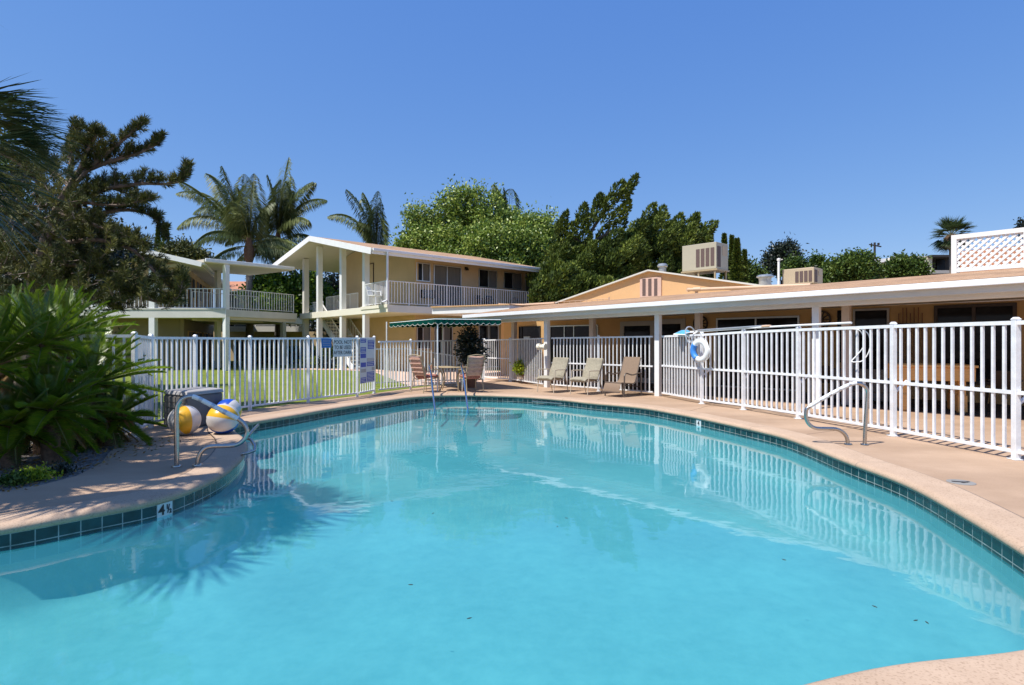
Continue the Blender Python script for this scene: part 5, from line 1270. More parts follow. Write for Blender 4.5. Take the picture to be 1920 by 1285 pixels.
def queen_palm(label, x, Y, ybase, ycrown, fr, z_low=-.05, seed=0, trunk_r=.24, group=None, extra=0):
    """fr: list of photo-pixel frond tips; each frond arches from the crown to its tip"""
    top = at(x, ycrown, Y); t = thing('queen_palm', label, 'palm tree', (top.x, Y, z_low), 0, group); o = Vector((top.x, Y, z_low)); top = top - o
    b = MB(); h = top.z; b.tube([(0, 0, 0), (.05, 0, h * .4), (.0, .05, h * .8), (0, 0, h)], [trunk_r * 1.25, trunk_r, trunk_r * .9, trunk_r], 12); b.build('trunk', M['palmbark'], t, smooth=True)
    b = MB(); b.lathe((0, 0, h - .5), [(trunk_r, 0), (trunk_r * 1.35, .4), (trunk_r * 1.5, .8), (trunk_r * .9, 1.4), (trunk_r * .3, 2.0)], 12); b.build('crown_shaft', M['boot'], t, smooth=True)
    A = acc(); r = MB()
    for k, (tx, ty, dY, up) in enumerate(fr):
        tip = at(tx, ty, Y + dY) - o; s = Vector((0, 0, h + .9)); dv = tip - s; L = dv.length * (.98 if up < .45 else 1.12)
        az = math.atan2(dv.y, dv.x); el0 = math.asin(max(-1, min(1, dv.z / dv.length))); up = up + (.22 if up > .45 else -.08); el = el0 + up; droop = up * 1.95; L *= 1.0 + .14 * up
        frond(A, r, s, az, el, L, droop, 1.30, 150, hang=.62, vee=.16, w=.052, tint=.5 + .12 * math.sin(k * 2.1), rad=.05, ang=60)
    rr = random.Random(seed)
    for k in range(extra):
        az = rr.uniform(0, 6.28); el = rr.uniform(-.2, .62); frond(A, r, (0, 0, h + .6), az, el, rr.uniform(3.2, 4.4), rr.uniform(1.0, 1.9), 1.2, 120, hang=.7, vee=.1, w=.05, tint=rr.uniform(.3, .65), rad=.045)
    flush(A, 'fronds', M['l_palm'], t); r.build('frond_stems', M['rachis'], t)
    return t
queen_palm('tall queen palm whose trunk shows under the bridge roof', 467, 40, 690, 478, [(398, 320, 0, .25), (326, 442, 0, .75), (335, 375, -1, .45), (365, 470, 1, .9), (395, 360, 1, .3), (425, 355, -1, .3), (440, 400, 1.5, .5), (500, 345, 0, .3), (395, 500, -2, .9), (420, 495, 1.5, 1.0), (520, 490, 2, .9), (370, 400, 2, .5), (450, 350, 2, .4), (480, 380, -3, .5), (540, 430, 1, .7), (430, 430, -3, .8), (350, 490, 0, .9)], seed=3, extra=6)
queen_palm('queen palm with the broad right-leaning crown behind the gable', 521, 43, 690, 468, [(508, 338, 0, .25), (565, 350, 0, .35), (580, 375, 1, .5), (618, 410, 0, .7), (560, 345, 2, .3), (605, 400, -1, .6), (590, 430, 2, .9), (545, 360, -1, .4), (480, 400, 1, .6), (625, 440, 2, .8), (575, 455, -1, .9), (500, 420, -2, .9), (535, 345, -2, .35), (600, 375, 3, .5)], seed=5, extra=7)
queen_palm('smaller queen palm with a hooked frond left of the broad green tree', 706, 48, 690, 488, [(628, 430, 0, .8), (765, 392, 0, .9), (745, 384, 1, .5), (660, 405, 1, .5), (690, 400, -1, .4), (715, 398, 1, .4), (650, 450, 2, .9), (740, 440, 1, .9), (758, 430, -1, .8)], seed=8, extra=4)
queen_palm('queen palm tops rising out of the broad green tree', 952, 52, 690, 430, [(940, 352, 0, .15), (985, 372, 0, .7), (925, 362, 1, .3), (962, 356, -1, .3), (905, 385, 1, .6), (975, 385, 0, .6)], seed=9, extra=2)

# ---- broadleaf trees ----
def leaf_tree(name, label, cat, x, Y, blobs, n, leaf, w, mat, ybase=None, trunk=True, z0=-.05, spread=.3, group=None, limb_r=.12, up=.3, bright=0.0, sub=7):
    """blobs given as (px, py, pr_x, pr_y, dY) in photo pixels"""
    s = Y / F; bl = []
    for (bx, by, rx, ry, dy) in blobs:
        c = at(bx, by, Y + dy); bl.append((c.x, c.y, c.z, rx * s, max(rx, ry) * s * .8, ry * s))
    X = (x - CX) / F * Y; t = thing(name, label, cat, (X, Y, z0), 0, group); bl = np.array(bl) - np.array([X, Y, z0, 0, 0, 0])
    P, D, T = blob_crown(bl, n, leaf, spread, up, sub); T = T + bright
    leaves('crown', P, D, rng.uniform(.7, 1.25, len(P)) * leaf, w, T, mat, t)
    if trunk:
        b = MB(); zc = float(bl[:, 2].mean()); b.tube([(0, 0, 0), (.05, .02, zc * .45), (0, 0, zc * .8)], [limb_r * 1.6, limb_r * 1.2, limb_r], 9)
        for q in bl[:: max(1, len(bl) // 14)]:
            c = Vector(q[:3]); s0 = Vector((0, 0, zc * (.45 + .3 * random.random()))); m = s0.lerp(c, .5) + Vector((0, 0, .2)); b.tube(smooth_path([s0, m, c], 4), [limb_r * (.75 - .6 * k / 8) for k in range(9)], 6)
        b.build('trunk', M['bark'], t, smooth=True)
    return t
R = random.Random(4)
bb = [(790, 410, 26, 20, 0), (775, 440, 25, 25, 0), (820, 395, 28, 22, 1), (850, 372, 16, 20, 0), (868, 385, 26, 20, 1), (880, 368, 14, 14, 0), (905, 395, 30, 26, 0), (935, 380, 26, 22, 0), (960, 385, 25, 25, 1), (985, 400, 28, 26, 0), (1010, 415, 24, 22, 0), (1025, 430, 18, 22, 0),
      (760, 470, 30, 30, 0), (800, 450, 36, 36, -1), (850, 430, 40, 36, -1), (900, 440, 42, 40, -2), (950, 440, 42, 40, -2), (1000, 455, 36, 36, -1), (1020, 470, 24, 30, 0), (830, 480, 40, 30, -2), (890, 490, 42, 30, -2), (950, 490, 42, 30, -2), (1005, 500, 30, 30, -1), (740, 480, 22, 22, 1), (893, 358, 8, 14, 0), (858, 358, 7, 15, 0), (1035, 415, 12, 10, 0)]
bb = [(q[0], 430 + (q[1] + 14 - 430) * .80 + 12, q[2] * .80, q[3] * .74, q[4]) for q in bb] + [(853, 376, 6, 14, 0), (861, 368, 5, 10, 0), (893, 366, 6, 14, 0), (878, 372, 7, 12, 0), (775, 405, 8, 12, 0), (797, 402, 6, 12, 0), (832, 385, 8, 12, 0), (925, 380, 9, 12, 0), (1030, 415, 10, 8, 0)]
leaf_tree('broadleaf_tree', 'wide bright green leafy tree filling the sky behind the balcony block', 'tree', 900, 46, bb, 80000, .26, .14, M['l_broad'], spread=.42, limb_r=.22, sub=9, bright=.04)
bb = [(500, 540, 26, 24, 0), (530, 545, 30, 26, 0), (480, 560, 22, 22, 0), (515, 570, 34, 20, -1), (545, 565, 20, 22, 0), (560, 540, 16, 18, 0), (575, 530, 14, 16, 1), (560, 580, 20, 14, 0), (600, 560, 18, 20, 3)]
leaf_tree('citrus_tree', 'glossy bright green round tree seen through the bridge railing', 'tree', 520, 41, bb, 15000, .26, .15, M['l_citrus'], spread=.3, limb_r=.12)
bb = [(620, 560, 30, 34, 0), (590, 545, 24, 24, 0), (640, 540, 24, 24, 0), (600, 600, 40, 30, 0), (560, 620, 30, 40, 2), (640, 610, 30, 30, 0)]
leaf_tree('shade_tree', 'dark shaded tree behind the staircase of the gabled block', 'tree', 610, 47, bb, 9000, .28, .15, M['l_dark'], spread=.4)
bb = [(340, 470, 18, 12, 0), (360, 478, 20, 10, 0), (322, 476, 16, 10, 0), (380, 486, 10, 8, 0)]
leaf_tree('brown_shrub_tree', 'rounded brownish treetop above the left wing roof', 'tree', 350, 52, bb, 5000, .25, .15, M['l_dry'] if False else M['l_pine'], spread=.3)
def conifer(label, x, ytop, Y, wpx, ybot, n=2600, mat='l_jun', grp=None):
    top = at(x, ytop, Y); w = wpx * Y / F; zb = H + (CY - ybot) / F * Y; t = thing('conifer', label, 'tree', (top.x, Y, -.05), 0, grp); h = top.z + .05
    b = MB(); b.tube([(0, 0, 0), (0, 0, h * .97)], [.14, .02], 7); b.build('trunk', M['bark'], t)
    u = rng.random(n) ** .8; z = zb + (h - zb) * u; a = rng.uniform(0, 6.28, n); lay = .6 + .4 * np.sin(z * 6) ** 2
    r = w / 2 * (1 - u) ** 1.05 * rng.uniform(.3, 1.1, n) * lay; P = np.stack([np.cos(a) * r, np.sin(a) * r, z], 1)
    D = np.stack([np.cos(a) * .7, np.sin(a) * .7, rng.uniform(-.1, .9, n)], 1); leaves('crown', P, D, .22, .09, .45 + rng.normal(size=n) * .2, M[mat], t)
conifer('dark pointed conifer just left of the queen palms', 311, 419, 56, 44, 520); conifer('dark conifer nearest the pine branches above the left wing', 296, 428, 57, 26, 520)
conifer('tiny conifer tip left of the large rooftop air conditioner', 1333, 438, 38, 14, 560); conifer('pointed conifer behind the large rooftop air conditioner', 1358, 440, 40, 22, 560); conifer('slim conifer tip right of the large rooftop air conditioner', 1372, 443, 41, 16, 560)
conifer('narrow dark conifer right of the large rooftop air conditioner', 1382, 449, 39, 44, 560, 4200); conifer('small conifer at the right end of the conifer row', 1396, 470, 42, 18, 560)

# ---- twisted junipers ----
def juniper(label, x, Y, env, flames, count, seed, xr, yb, trunk_px):
    rr = random.Random(seed); X = (x - CX) / F * Y; t = thing('juniper', label, 'tree', (X, Y, -.05), 0); o = Vector((X, Y, -.05)); A = acc(); s = Y / F
    def flame(p0, p1, r):
        d = p1 - p0; L = d.length; n = int(430 * max(.5, L / 1.6)); u = rng.random(n) ** .85; a = rng.uniform(0, 6.28, n); dn = d.normalized(); s1 = dn.cross(Vector((0, 1, .1))).normalized(); s2 = dn.cross(s1)
        lump = .62 + .38 * np.sin(u * rr.uniform(9, 14) + rr.uniform(0, 6)) * np.sin(a * 2 + u * 9); rad = r * (np.sin(np.pi * np.clip(u * .92 + .10, 0, 1)) ** .7) * np.sqrt(rng.uniform(.35, 1.1, n)) * (.75 + .25 * lump)
        off_ = (np.cos(a) * rad)[:, None] * np.array(s1) + (np.sin(a) * rad)[:, None] * np.array(s2); P = np.array(p0 - o) + u[:, None] * np.array(d) + off_
        D = np.array(dn)[None] * .9 + unit(off_) * .6 + rng.normal(size=(n, 3)) * .35; push(A, P, D, rng.uniform(.15, .28, n), .10, .46 + rr.uniform(-.16, .16) + rng.normal(size=n) * .16)
    for (x0, y0, x1, y1, w, dy) in flames: flame(at(x0, y0, Y + dy), at(x1, y1, Y + dy), w * s * .5)
    for k in range(count):
        x0 = rr.uniform(*xr); ye = np.interp(x0, [e[0] for e in env], [e[1] for e in env]); y0 = ye + rr.uniform(8, 1) ** 1 * 0 + rr.random() ** 1.0 * (yb - ye); L = rr.uniform(30, 56); dy = rr.uniform(-1.8, 1.8)
        flame(at(x0 - L * .18, y0 + L * .55, Y + dy), at(x0 + L * rr.uniform(.05, .35), y0 - L * .25 + 8, Y + dy), rr.uniform(17, 28) * s * .5)
    flush(A, 'crown', M['l_jun'], t)
    b = MB()
    for path in trunk_px: P_ = [at(a, c, Y + .4) - o for a, c in path]; b.tube(smooth_path(P_, 4), [.15 - .10 * k / (4 * (len(P_) - 1)) for k in range(4 * (len(P_) - 1) + 1)], 7)
    b.build('trunk', M['bark'], t, smooth=True)
juniper('tallest twisted juniper with a leaning tip beside the balcony block', 1105, 34, [(1000, 505), (1030, 480), (1050, 450), (1110, 452), (1150, 448), (1200, 445)],
  [(1040, 455, 1063, 397, 18, 0), (1045, 440, 1058, 415, 22, 0), (1062, 450, 1078, 418, 26, 0), (1085, 430, 1097, 383, 22, 0), (1080, 440, 1100, 405, 30, 0), (1100, 440, 1112, 400, 28, 1), (1115, 400, 1126, 364, 18, 0), (1110, 415, 1135, 372, 26, 0), (1130, 395, 1152, 366, 26, 0), (1145, 380, 1168, 340, 26, 0), (1165, 370, 1182, 345, 24, 0), (1178, 360, 1193.5, 329, 14, 0), (1160, 375, 1178, 362, 20, 0), (1165, 408, 1180, 377, 18, 0), (1150, 415, 1172, 388, 24, 0), (1130, 425, 1150, 400, 26, 1), (1150, 440, 1172, 410, 26, 1), (1120, 455, 1140, 425, 22, 1), (1045, 470, 1070, 440, 26, 0), (1090, 455, 1105, 435, 26, 0), (1140, 458, 1165, 432, 24, -1)],
  380, 2, (1000, 1200), 575, [[(1103, 640), (1103, 520), (1104, 450), (1125, 410), (1160, 370)], [(1104, 470), (1070, 440)], [(1104, 460), (1150, 430)]])
juniper('broad twisted juniper mass behind the apricot gable', 1240, 36, [(1160, 448), (1190, 425), (1210, 402), (1245, 400), (1270, 428), (1300, 415), (1330, 440)],
  [(1205, 420, 1228, 383, 22, 0), (1232, 415, 1245.6, 388, 20, 0), (1215, 430, 1238, 405, 28, 0), (1180, 440, 1205, 415, 28, 0), (1265, 435, 1278, 402, 22, 0), (1295, 430, 1308, 401, 20, 0), (1280, 440, 1300, 412, 26, 0), (1315, 440, 1343, 417, 24, 0), (1305, 450, 1335, 428, 26, 0), (1250, 445, 1265, 415, 22, 0)],
  300, 6, (1150, 1318), 560, [[(1240, 640), (1240, 520), (1238, 440)], [(1240, 480), (1290, 430)]])
juniper('low dark juniper hugging the far end of the balcony', 1040, 31, [(1000, 525), (1020, 505), (1045, 490), (1080, 500), (1110, 520), (1200, 530)], [(1005, 580, 1012, 530, 16, 0), (1015, 560, 1024, 500, 20, 0), (1030, 540, 1040, 480, 22, 0)],
  220, 12, (1005, 1180), 590, [[(1045, 660), (1045, 540)]])

# ---- background hedge trees on the right ----
G = 'leafy shrubs beyond the flat roof'
leaf_tree('round_tree', 'dark round tree left of the thin white vent pipe', 'tree', 1466, 62, [(1462, 490, 24, 18, 0), (1480, 485, 20, 20, 0), (1450, 500, 14, 14, 0), (1470, 475, 18, 12, 0), (1490, 500, 12, 16, 0)], 9000, .35, .16, M['l_dark'], spread=.35)
leaf_tree('shrub', 'bright leafy shrub left of the small air conditioner', 'shrub', 1405, 44, [(1402, 512, 20, 18, 0), (1388, 505, 14, 16, 0), (1420, 520, 16, 12, 0), (1400, 530, 26, 12, 0)], 5000, .24, .14, M['l_bush'], spread=.25, group=G)
leaf_tree('shrub', 'small leafy shrub behind the thin white vent pipe', 'shrub', 1492, 46, [(1492, 500, 16, 12, 0), (1480, 508, 12, 10, 0), (1500, 515, 18, 12, 0)], 3500, .24, .14, M['l_bush'], spread=.25, group=G)
leaf_tree('shrub', 'feathery shrub just right of the small air conditioner', 'shrub', 1530, 47, [(1531, 495, 12, 12, 0), (1540, 512, 18, 16, 0), (1520, 510, 10, 12, 0)], 3500, .24, .14, M['l_bush'], spread=.25, group=G)
leaf_tree('shrub', 'largest rounded shrub below and left of the utility pole', 'shrub', 1597, 44, [(1590, 495, 24, 16, 0), (1612, 492, 20, 16, 0), (1570, 508, 22, 18, 0), (1600, 512, 34, 18, 0), (1626, 508, 14, 16, 0), (1560, 522, 16, 10, 0)], 12000, .24, .14, M['l_bush'], spread=.25, group=G, bright=.08)
leaf_tree('shrub', 'rounded shrub in front of the pale modern house', 'shrub', 1696, 44, [(1685, 500, 18, 14, 0), (1705, 502, 20, 14, 0), (1722, 506, 14, 12, 0), (1670, 510, 14, 10, 0), (1700, 515, 28, 10, 0), (1690, 490, 8, 8, 0), (1718, 492, 6, 6, 0)], 8000, .24, .14, M['l_bush'], spread=.22, group=G)
leaf_tree('hedge_tree', 'dark foliage peeking over the right edge of the lattice', 'tree', 1919, 50, [(1918, 428, 12, 8, 0), (1930, 430, 16, 14, 0), (1950, 440, 30, 25, 0)], 3000, .25, .14, M['l_dark'], spread=.25)
# pale modern house beyond
hs = thing('modern_house', 'pale flat roofed house with a dark shaded balcony beyond the shrubs', 'house', (0, 0, 0)); HP = Plane(0, 1, 56)
def hbox(b, x0, x1, y0, y1, Y=56, t_=3.0):
    a, c = at(x0, y1, Y), at(x1, y0, Y); b.hexa([(a.x, Y, a.z), (c.x, Y, a.z), (c.x, Y + t_, a.z), (a.x, Y + t_, a.z)], [(a.x, Y, c.z), (c.x, Y, c.z), (c.x, Y + t_, c.z), (a.x, Y + t_, c.z)])
b = MB(); hbox(b, 1678, 1748, 481, 640); b.build('wall', M['cream'], hs)
b = MB(); hbox(b, 1749, 1800, 486, 640, 57); b.build('recess', M['darkwall'], hs); b = MB(); hbox(b, 1746, 1800, 478, 482, 55.5, 4); b.build('roof', M['wire'], hs)
b = MB(); hbox(b, 1746, 1800, 507, 513, 55.3, .6); b.build('balcony_rail', M['trim'], hs); b = MB(); hbox(b, 1757, 1772, 487, 507, 56.8, .1); b.build('window', M['glass'], hs)
h2 = thing('dark_house', 'low dark sided house with a pale roof edge between the shrubs', 'house', (0, 0, 0))
b = MB(); hbox(b, 1560, 1680, 498, 640, 58); b.build('wall', M['darkwall'], h2); b = MB(); p, q_ = at(1555, 499, 57.5), at(1690, 486, 57.5); b.bar(p, q_, 1.0, .35); b.build('roof_edge', M['gutter'], h2)
h3 = thing('terracotta_house', 'low house with terracotta roof slopes seen past the bridge railing', 'house', (0, 0, 0))
b = MB(); hbox(b, 420, 500, 548, 690, 52, 6); b.build('wall', M['darkwall'], h3)
p = [at(418, 545, 51.5), at(500, 545, 51.5), at(492, 528, 55), at(426, 528, 55)]; roof_plane('roof', *p, .15, [M['terrac'], M['offwhite']], h3)
p = [at(600, 582, 44), at(650, 585, 44), at(650, 576, 46), at(608, 573, 46)]; roof_plane('roof', *p, .15, [M['terrac'], M['white']], h3)
# back block seen under the bridge
h4 = thing('rear_block', 'rear motel block with a white railed gallery seen under the bridge', 'building', (0, 0, 0))
b = MB(); hbox(b, 400, 640, 622, 700, 46, .3); b.build('wall', M['beige'], h4)
b = MB(); hbox(b, 400, 560, 612, 622, 44.5, 2); b.build('gallery_floor', M['offwhite'], h4)
railing(h4, at(440, 610, 44.6), at(556, 610, 44.6), H + (CY - 612) / F * 44.6, H + (CY - 606) / F * 44.6 + .75, .2, pe=8)
for x in (400, 436, 470, 505): 
    b = MB(); hbox(b, x + 4, x + 20, 640, 692, 45.9, .08); b.build('door', M['dark'], h4)
b = MB(); hbox(b, 300, 470, 600, 640, 52, .3); b.build('upper_wall', M['darkwall'], h4)
hd = thing('clipped_hedge', 'clipped dark green hedge behind the posts under the bridge', 'hedge', (*Vector(((545 - CX) / F * 40, 40)), 0))
P = rng.uniform([-3.2, -.5, 0], [3.4, .5, 1.15], (9000, 3)); leaves('foliage', P, rng.normal(size=(9000, 3)) + np.array([0, 0, .8]), .12, .08, .5 + rng.normal(size=9000) * .25, M['l_bush'], hd)
b = MB(); b.box((0, .1, .5), (6.0, .5, 1.0)); b.build('core', M['bark'], hd)
for (x, Y, lab) in ((586, 32.9, 'small golden shrub at the foot of the left porch post'), (612, 32.0, 'small dark shrub under the open staircase')):
    sx = (x - CX) / F * Y; t = thing('small_shrub', lab, 'shrub', (sx, Y, 0)); n = 1500; P = rng.normal(size=(n, 3)) * [.28, .25, .16] + [0, 0, .28]; P[:, 2] = np.abs(P[:, 2]); leaves('foliage', P, rng.normal(size=(n, 3)) + [0, 0, .8], .12, .06, .5 + rng.normal(size=n) * .25, M['l_yellow' if x == 586 else 'l_dark'], t)
    b = MB(); b.tube([(0, 0, 0), (0, 0, .3)], .03, 6); b.build('stem', M['bark'], t)
# utility pole
p = at(1640, 455, 75); t = thing('utility_pole', 'dark wooden utility pole with a short crossarm', 'pole', (p.x, 75, 0))
b = MB(); b.tube([(0, 0, 0), (.0, 0, p.z)], [.18, .13], 8); b.build('mast', M['wire'], t); b = MB(); b.bar((-.7, 0, p.z - .25), (.85, 0, p.z - .55), .14, .14); b.bar((-.4, 0, p.z - .05), (-.4, 0, p.z - .4), .1, .1); b.box((.5, 0, p.z - .2), (.2, .2, .3)); b.build('crossarm', M['wire'], t)
# fan palm on the horizon
def fan_leaf(A, mb, base, tipc, R_, nseg=22, tint=.5, spread=150, w=.045, droopy=.15, nrm=None):
    """blade at tipc, petiole from base"""
    base, tipc = Vector(base), Vector(tipc); d = (tipc - base).normalized()
    if mb is not None: mb.tube(smooth_path([base, base.lerp(tipc, .5) + Vector((0, 0, .05 * (tipc - base).length)), tipc], 3), .014 if R_ < 1.4 else .02, 5)
    sd = d.cross(Vector((0, 0, 1))); sd = sd.normalized() if sd.length > .05 else Vector((1, 0, 0)); up = sd.cross(d)
    if nrm is not None: sd = (sd + up * nrm).normalized(); 
    a = np.radians(np.linspace(-spread / 2, spread / 2, nseg)) + rng.normal(size=nseg) * .02
    D = np.cos(a)[:, None] * np.array(d) + np.sin(a)[:, None] * np.array(sd) + np.abs(np.sin(a))[:, None] * np.array(up) * .18; L = R_ * (.72 + .28 * np.cos(a)) * rng.uniform(.92, 1.05, nseg)
    P = np.repeat(np.array(tipc)[None], nseg, 0); U = np.array(up)[None] + rng.normal(size=(nseg, 3)) * .25; S = np.cross(D, U); tt = tint + rng.normal(size=nseg) * .10
    D = unit(D); wf = 2 * np.sin(np.radians(spread / nseg / 2)) * R_ * .62
    # blade: folded segment: inner wedge then a free hanging tip
    push(A, P, D, L * .72, wf, tt, S); E = P + D * (L * .40)[:, None]; D2 = D.copy(); D2[:, 2] -= droopy * rng.uniform(.5, 1.6, nseg); push(A, E, D2, L * .62, wf * .55, tt, S)
def fan_palm(label, x, y, Y, Rc, n, blade, seed, trunk=True, zlow=-.05):
    rr = random.Random(seed); c = at(x, y, Y); t = thing('fan_palm', label, 'palm tree', (c.x, Y, zlow)); o = Vector((c.x, Y, zlow)); A = acc(); r = MB(); cc = c - o
    for k in range(n):
        az = rr.uniform(0, 6.28); el = rr.uniform(-.9, 1.45); d = Vector((math.cos(az) * math.cos(el), math.sin(az) * math.cos(el), math.sin(el))); fan_leaf(A, r, cc, cc + d * Rc * rr.uniform(.45, .6) - Vector((0, 0, .0)), blade, 20, .25 + .45 * (el + .9) / 2.3 + rr.uniform(-.1, .1), droopy=.3)
    flush(A, 'fronds', M['l_fan'], t); r.build('frond_stems', M['rachis'], t)
    b = MB(); b.tube([(0, 0, 0), (.1, 0, cc.z * .5), (0, 0, cc.z)], [.26, .2, .22], 10); b.build('trunk', M['palmbark'], t)
    b = MB(); b.lathe((0, 0, cc.z - 1.2), [(.26, 0), (.5, .4), (.55, 1.0), (.3, 1.3)], 10); b.build('dead_skirt', M['boot'], t)
fan_palm('fan palm standing beyond the roof left of the lattice screen', 1784, 442, 50, 1.7, 70, 1.0, 4)

# ---- near fan palm at the left edge: crown out of frame, fronds reaching in ----
FPc = Vector((-6.95, 5.35, 4.15)); t = thing('fan_palm', 'near fan palm whose long fronds reach in at the upper left edge', 'palm tree', (-6.95, 5.35, -.02)); o = Vector((-6.95, 5.35, -.02)); A = acc(); r = MB()
specs = [((15, 190), 6.0, .95, 24), ((70, 172), 6.2, .72, 20), ((10, 250), 6.0, .8, 22), ((65, 215), 6.1, .55, 20), ((30, 270), 6.3, .9, 22), ((8, 150), 6.4, .6, 18), ((85, 330), 6.6, .8, 22), ((0, 345), 5.8, .6, 18), ((25, 300), 6.0, .95, 20)]
tips = [((118, 150), (-25, 230)), ((40, 88), (-50, 180)), ((128, 245), (20, 258)), ((75, 300), (-40, 270)), ((35, 420), (-50, 300)), ((130, 135), (0, 215)), ((95, 125), (-30, 215)), ((118, 205), (5, 245)), ((140, 262), (-5, 225)), ((60, 100), (-60, 190)), ((135, 236), (-10, 262)), ((150, 325), (-10, 262)), ((110, 175), (-20, 180)), ((45, 480), (-60, 330)), ((15, 110), (-90, 170)), ((20, 520), (-70, 360)), ((160, 300), (20, 270))]
for k, (tp, hb_) in enumerate(tips):
    Yt = 6.05 + .25 * math.sin(k * 1.7); tp3 = at(tp[0], tp[1], Yt) - o; hub = at(hb_[0], hb_[1], Yt - .15) - o; dv = tp3 - hub
    fan_leaf(A, r, FPc - o, hub, dv.length, 19, .45 + .15 * math.sin(k * 2.3), spread=76 if k not in (4, 13, 15) else 95, w=.03, droopy=.10 if k not in (4, 13, 15) else .3, nrm=.9 * math.sin(k * 1.3))
rr = random.Random(21)
for k in range(34):
    az = rr.uniform(0, 6.28); el = rr.uniform(-.5, 1.3); d = Vector((math.cos(az) * math.cos(el), math.sin(az) * math.cos(el), math.sin(el)))
    if (d.x > .55 and el < .9) or d.y > .2: continue
    fan_leaf(A, r, FPc - o, FPc - o + d * rr.uniform(.8, 1.1), rr.uniform(.85, 1.15), 26, .45 + rr.uniform(-.15, .15), spread=170, droopy=.25, nrm=rr.uniform(-.6, .6))
flush(A, 'fronds', M['l_fan'], t); r.build('frond_stems', M['rachis'], t)
b = MB(); b.tube([(0, 0, 0), (.05, .05, 1.8), (0, 0, 4.15)], [.24, .2, .2], 12); b.build('trunk', M['palmbark'], t, smooth=True)

leaf_tree('shade_tree', 'leafy tree behind the pine that shades the lawn', 'tree', 110, 17, [(100, 470, 70, 50, 0), (180, 500, 60, 40, 0), (40, 480, 60, 60, 0), (130, 420, 60, 45, 0), (200, 460, 50, 40, 1)], 14000, .14, .07, M['l_dark'], spread=.2)  # added to throw shadow bands across the lawn

fan_palm('taller fan palm outside the upper left corner shading the pool edge', -540, -235, 4.8, 1.85, 32, 1.12, 55)

# ---- pine ----
PY = 12.0
t = thing('pine_tree', 'dark pine with upswept bottlebrush branches in front of the left wing', 'pine tree', ((40 - CX) / F * PY, PY, 0)); o = Vector(((40 - CX) / F * PY, PY, 0)); bark = MB(); A = acc(); rr = random.Random(17)
def pbr(px_pts, r0, r1, dYs=None):
    P = [at(p[0], p[1], PY + (dYs[i] if dYs else 0)) - o for i, p in enumerate(px_pts)]; S = smooth_path(P, 6); n = len(S)
    bark.tube(S, [r0 + (r1 - r0) * k / (n - 1) for k in range(n)], 7); return S
def brush(S, k0, r, dens, tint=.35, fw=.75):
    """needles all round the path from index k0"""
    seg = S[k0:]; arr = np.array(seg); n = int(dens * sum((seg[i + 1] - seg[i]).length for i in range(len(seg) - 1)))
    if n < 2 or len(seg) < 2: return
    u = rng.random(n) * (len(seg) - 1); i = np.minimum(u.astype(int), len(seg) - 2); f = (u - i)[:, None]; B = arr[i] * (1 - f) + arr[i + 1] * f; T = unit(arr[i + 1] - arr[i])
    rnd = unit(rng.normal(size=(n, 3))); D = unit(T * fw + rnd * .8 + np.array([0, 0, .18])); push(A, B, D, r * rng.uniform(.7, 1.2, n), .013, tint + rng.normal(size=n) * .16 + (.25 if rr.random() < .25 else 0))
def twig(p, d, L, r=.125, dens=360, tint=.35):
    d = d.normalized(); pts = [p.copy()]; q = p.copy()
    for k in range(5): q = q + d * (L / 5); d = (d + Vector((0, 0, .12))).normalized(); pts.append(q.copy())
    bark.tube(pts, [.010, .009, .008, .006, .005, .003], 4, cap=False); brush(pts, 1, r, dens, tint)
trunk = pbr([(40, 760), (48, 640), (62, 540), (80, 470), (105, 400), (132, 348), (160, 305)], .17, .05)
mains = [([(120, 375), (165, 318), (205, 285), (240, 255), (268, 229)], 0, .9), ([(140, 330), (200, 305), (250, 290), (285, 275), (300, 260)], .3, 1), ([(115, 400), (190, 358), (260, 345), (315, 345), (345, 335), (352, 314)], .1, 1),
  ([(105, 430), (190, 400), (250, 395), (290, 410), (305, 440)], .4, .8), ([(95, 460), (180, 450), (250, 470), (300, 520), (330, 545), (342, 515)], -.4, 1), ([(85, 500), (160, 500), (230, 540), (290, 565), (330, 560), (345, 520)], -.8, .9),
  ([(128, 345), (136, 290), (142, 262), (146, 240)], .2, .5), ([(110, 390), (60, 330), (25, 300), (-20, 280)], -.2, 1), ([(150, 320), (160, 290), (178, 262), (180, 250)], -.4, .7), ([(95, 440), (40, 400), (-20, 380)], .3, 1), ([(80, 480), (20, 470), (-40, 460)], -.3, 1),
  ([(75, 520), (120, 520), (170, 560), (230, 580)], .2, 1), ([(110, 400), (170, 420), (230, 440), (270, 460)], -.9, 1), ([(120, 380), (180, 350), (230, 360), (262, 375)], .9, 1), ([(70, 540), (30, 540), (-20, 530)], .2, 1), ([(90, 470), (140, 480), (200, 520), (255, 545), (285, 530)], .8, 1), ([(130, 350), (90, 310), (60, 270), (45, 255)], .6, .9), ([(100, 420), (60, 440), (20, 430)], 1.0, 1), ([(115, 385), (150, 380), (220, 385), (285, 372)], -.3, 1)]
for (pts, dY, dn) in mains:
    dYs = [dY * (k / (len(pts) - 1)) for k in range(len(pts))]; S = pbr(pts, .05, .012, dYs); n = len(S); brush(S, int(n * .72), .16, 520, .33)
    k = 3
    while k < n - 1:
        T = (S[k + 1] - S[k]).normalized(); side = T.cross(Vector((0, 0, 1))).normalized()
        for m in range(3):
            dv = T * rr.uniform(.2, .8) + side * rr.uniform(-1, 1) + Vector((0, 0, rr.uniform(-.25, .95))); twig(S[k] + Vector((rr.uniform(-.05, .05), rr.uniform(-.05, .05), 0)), dv, rr.uniform(.18, .42) * (1.0 if k < n * .45 else .62), tint=.35 + rr.uniform(-.12, .15))
        k += 1
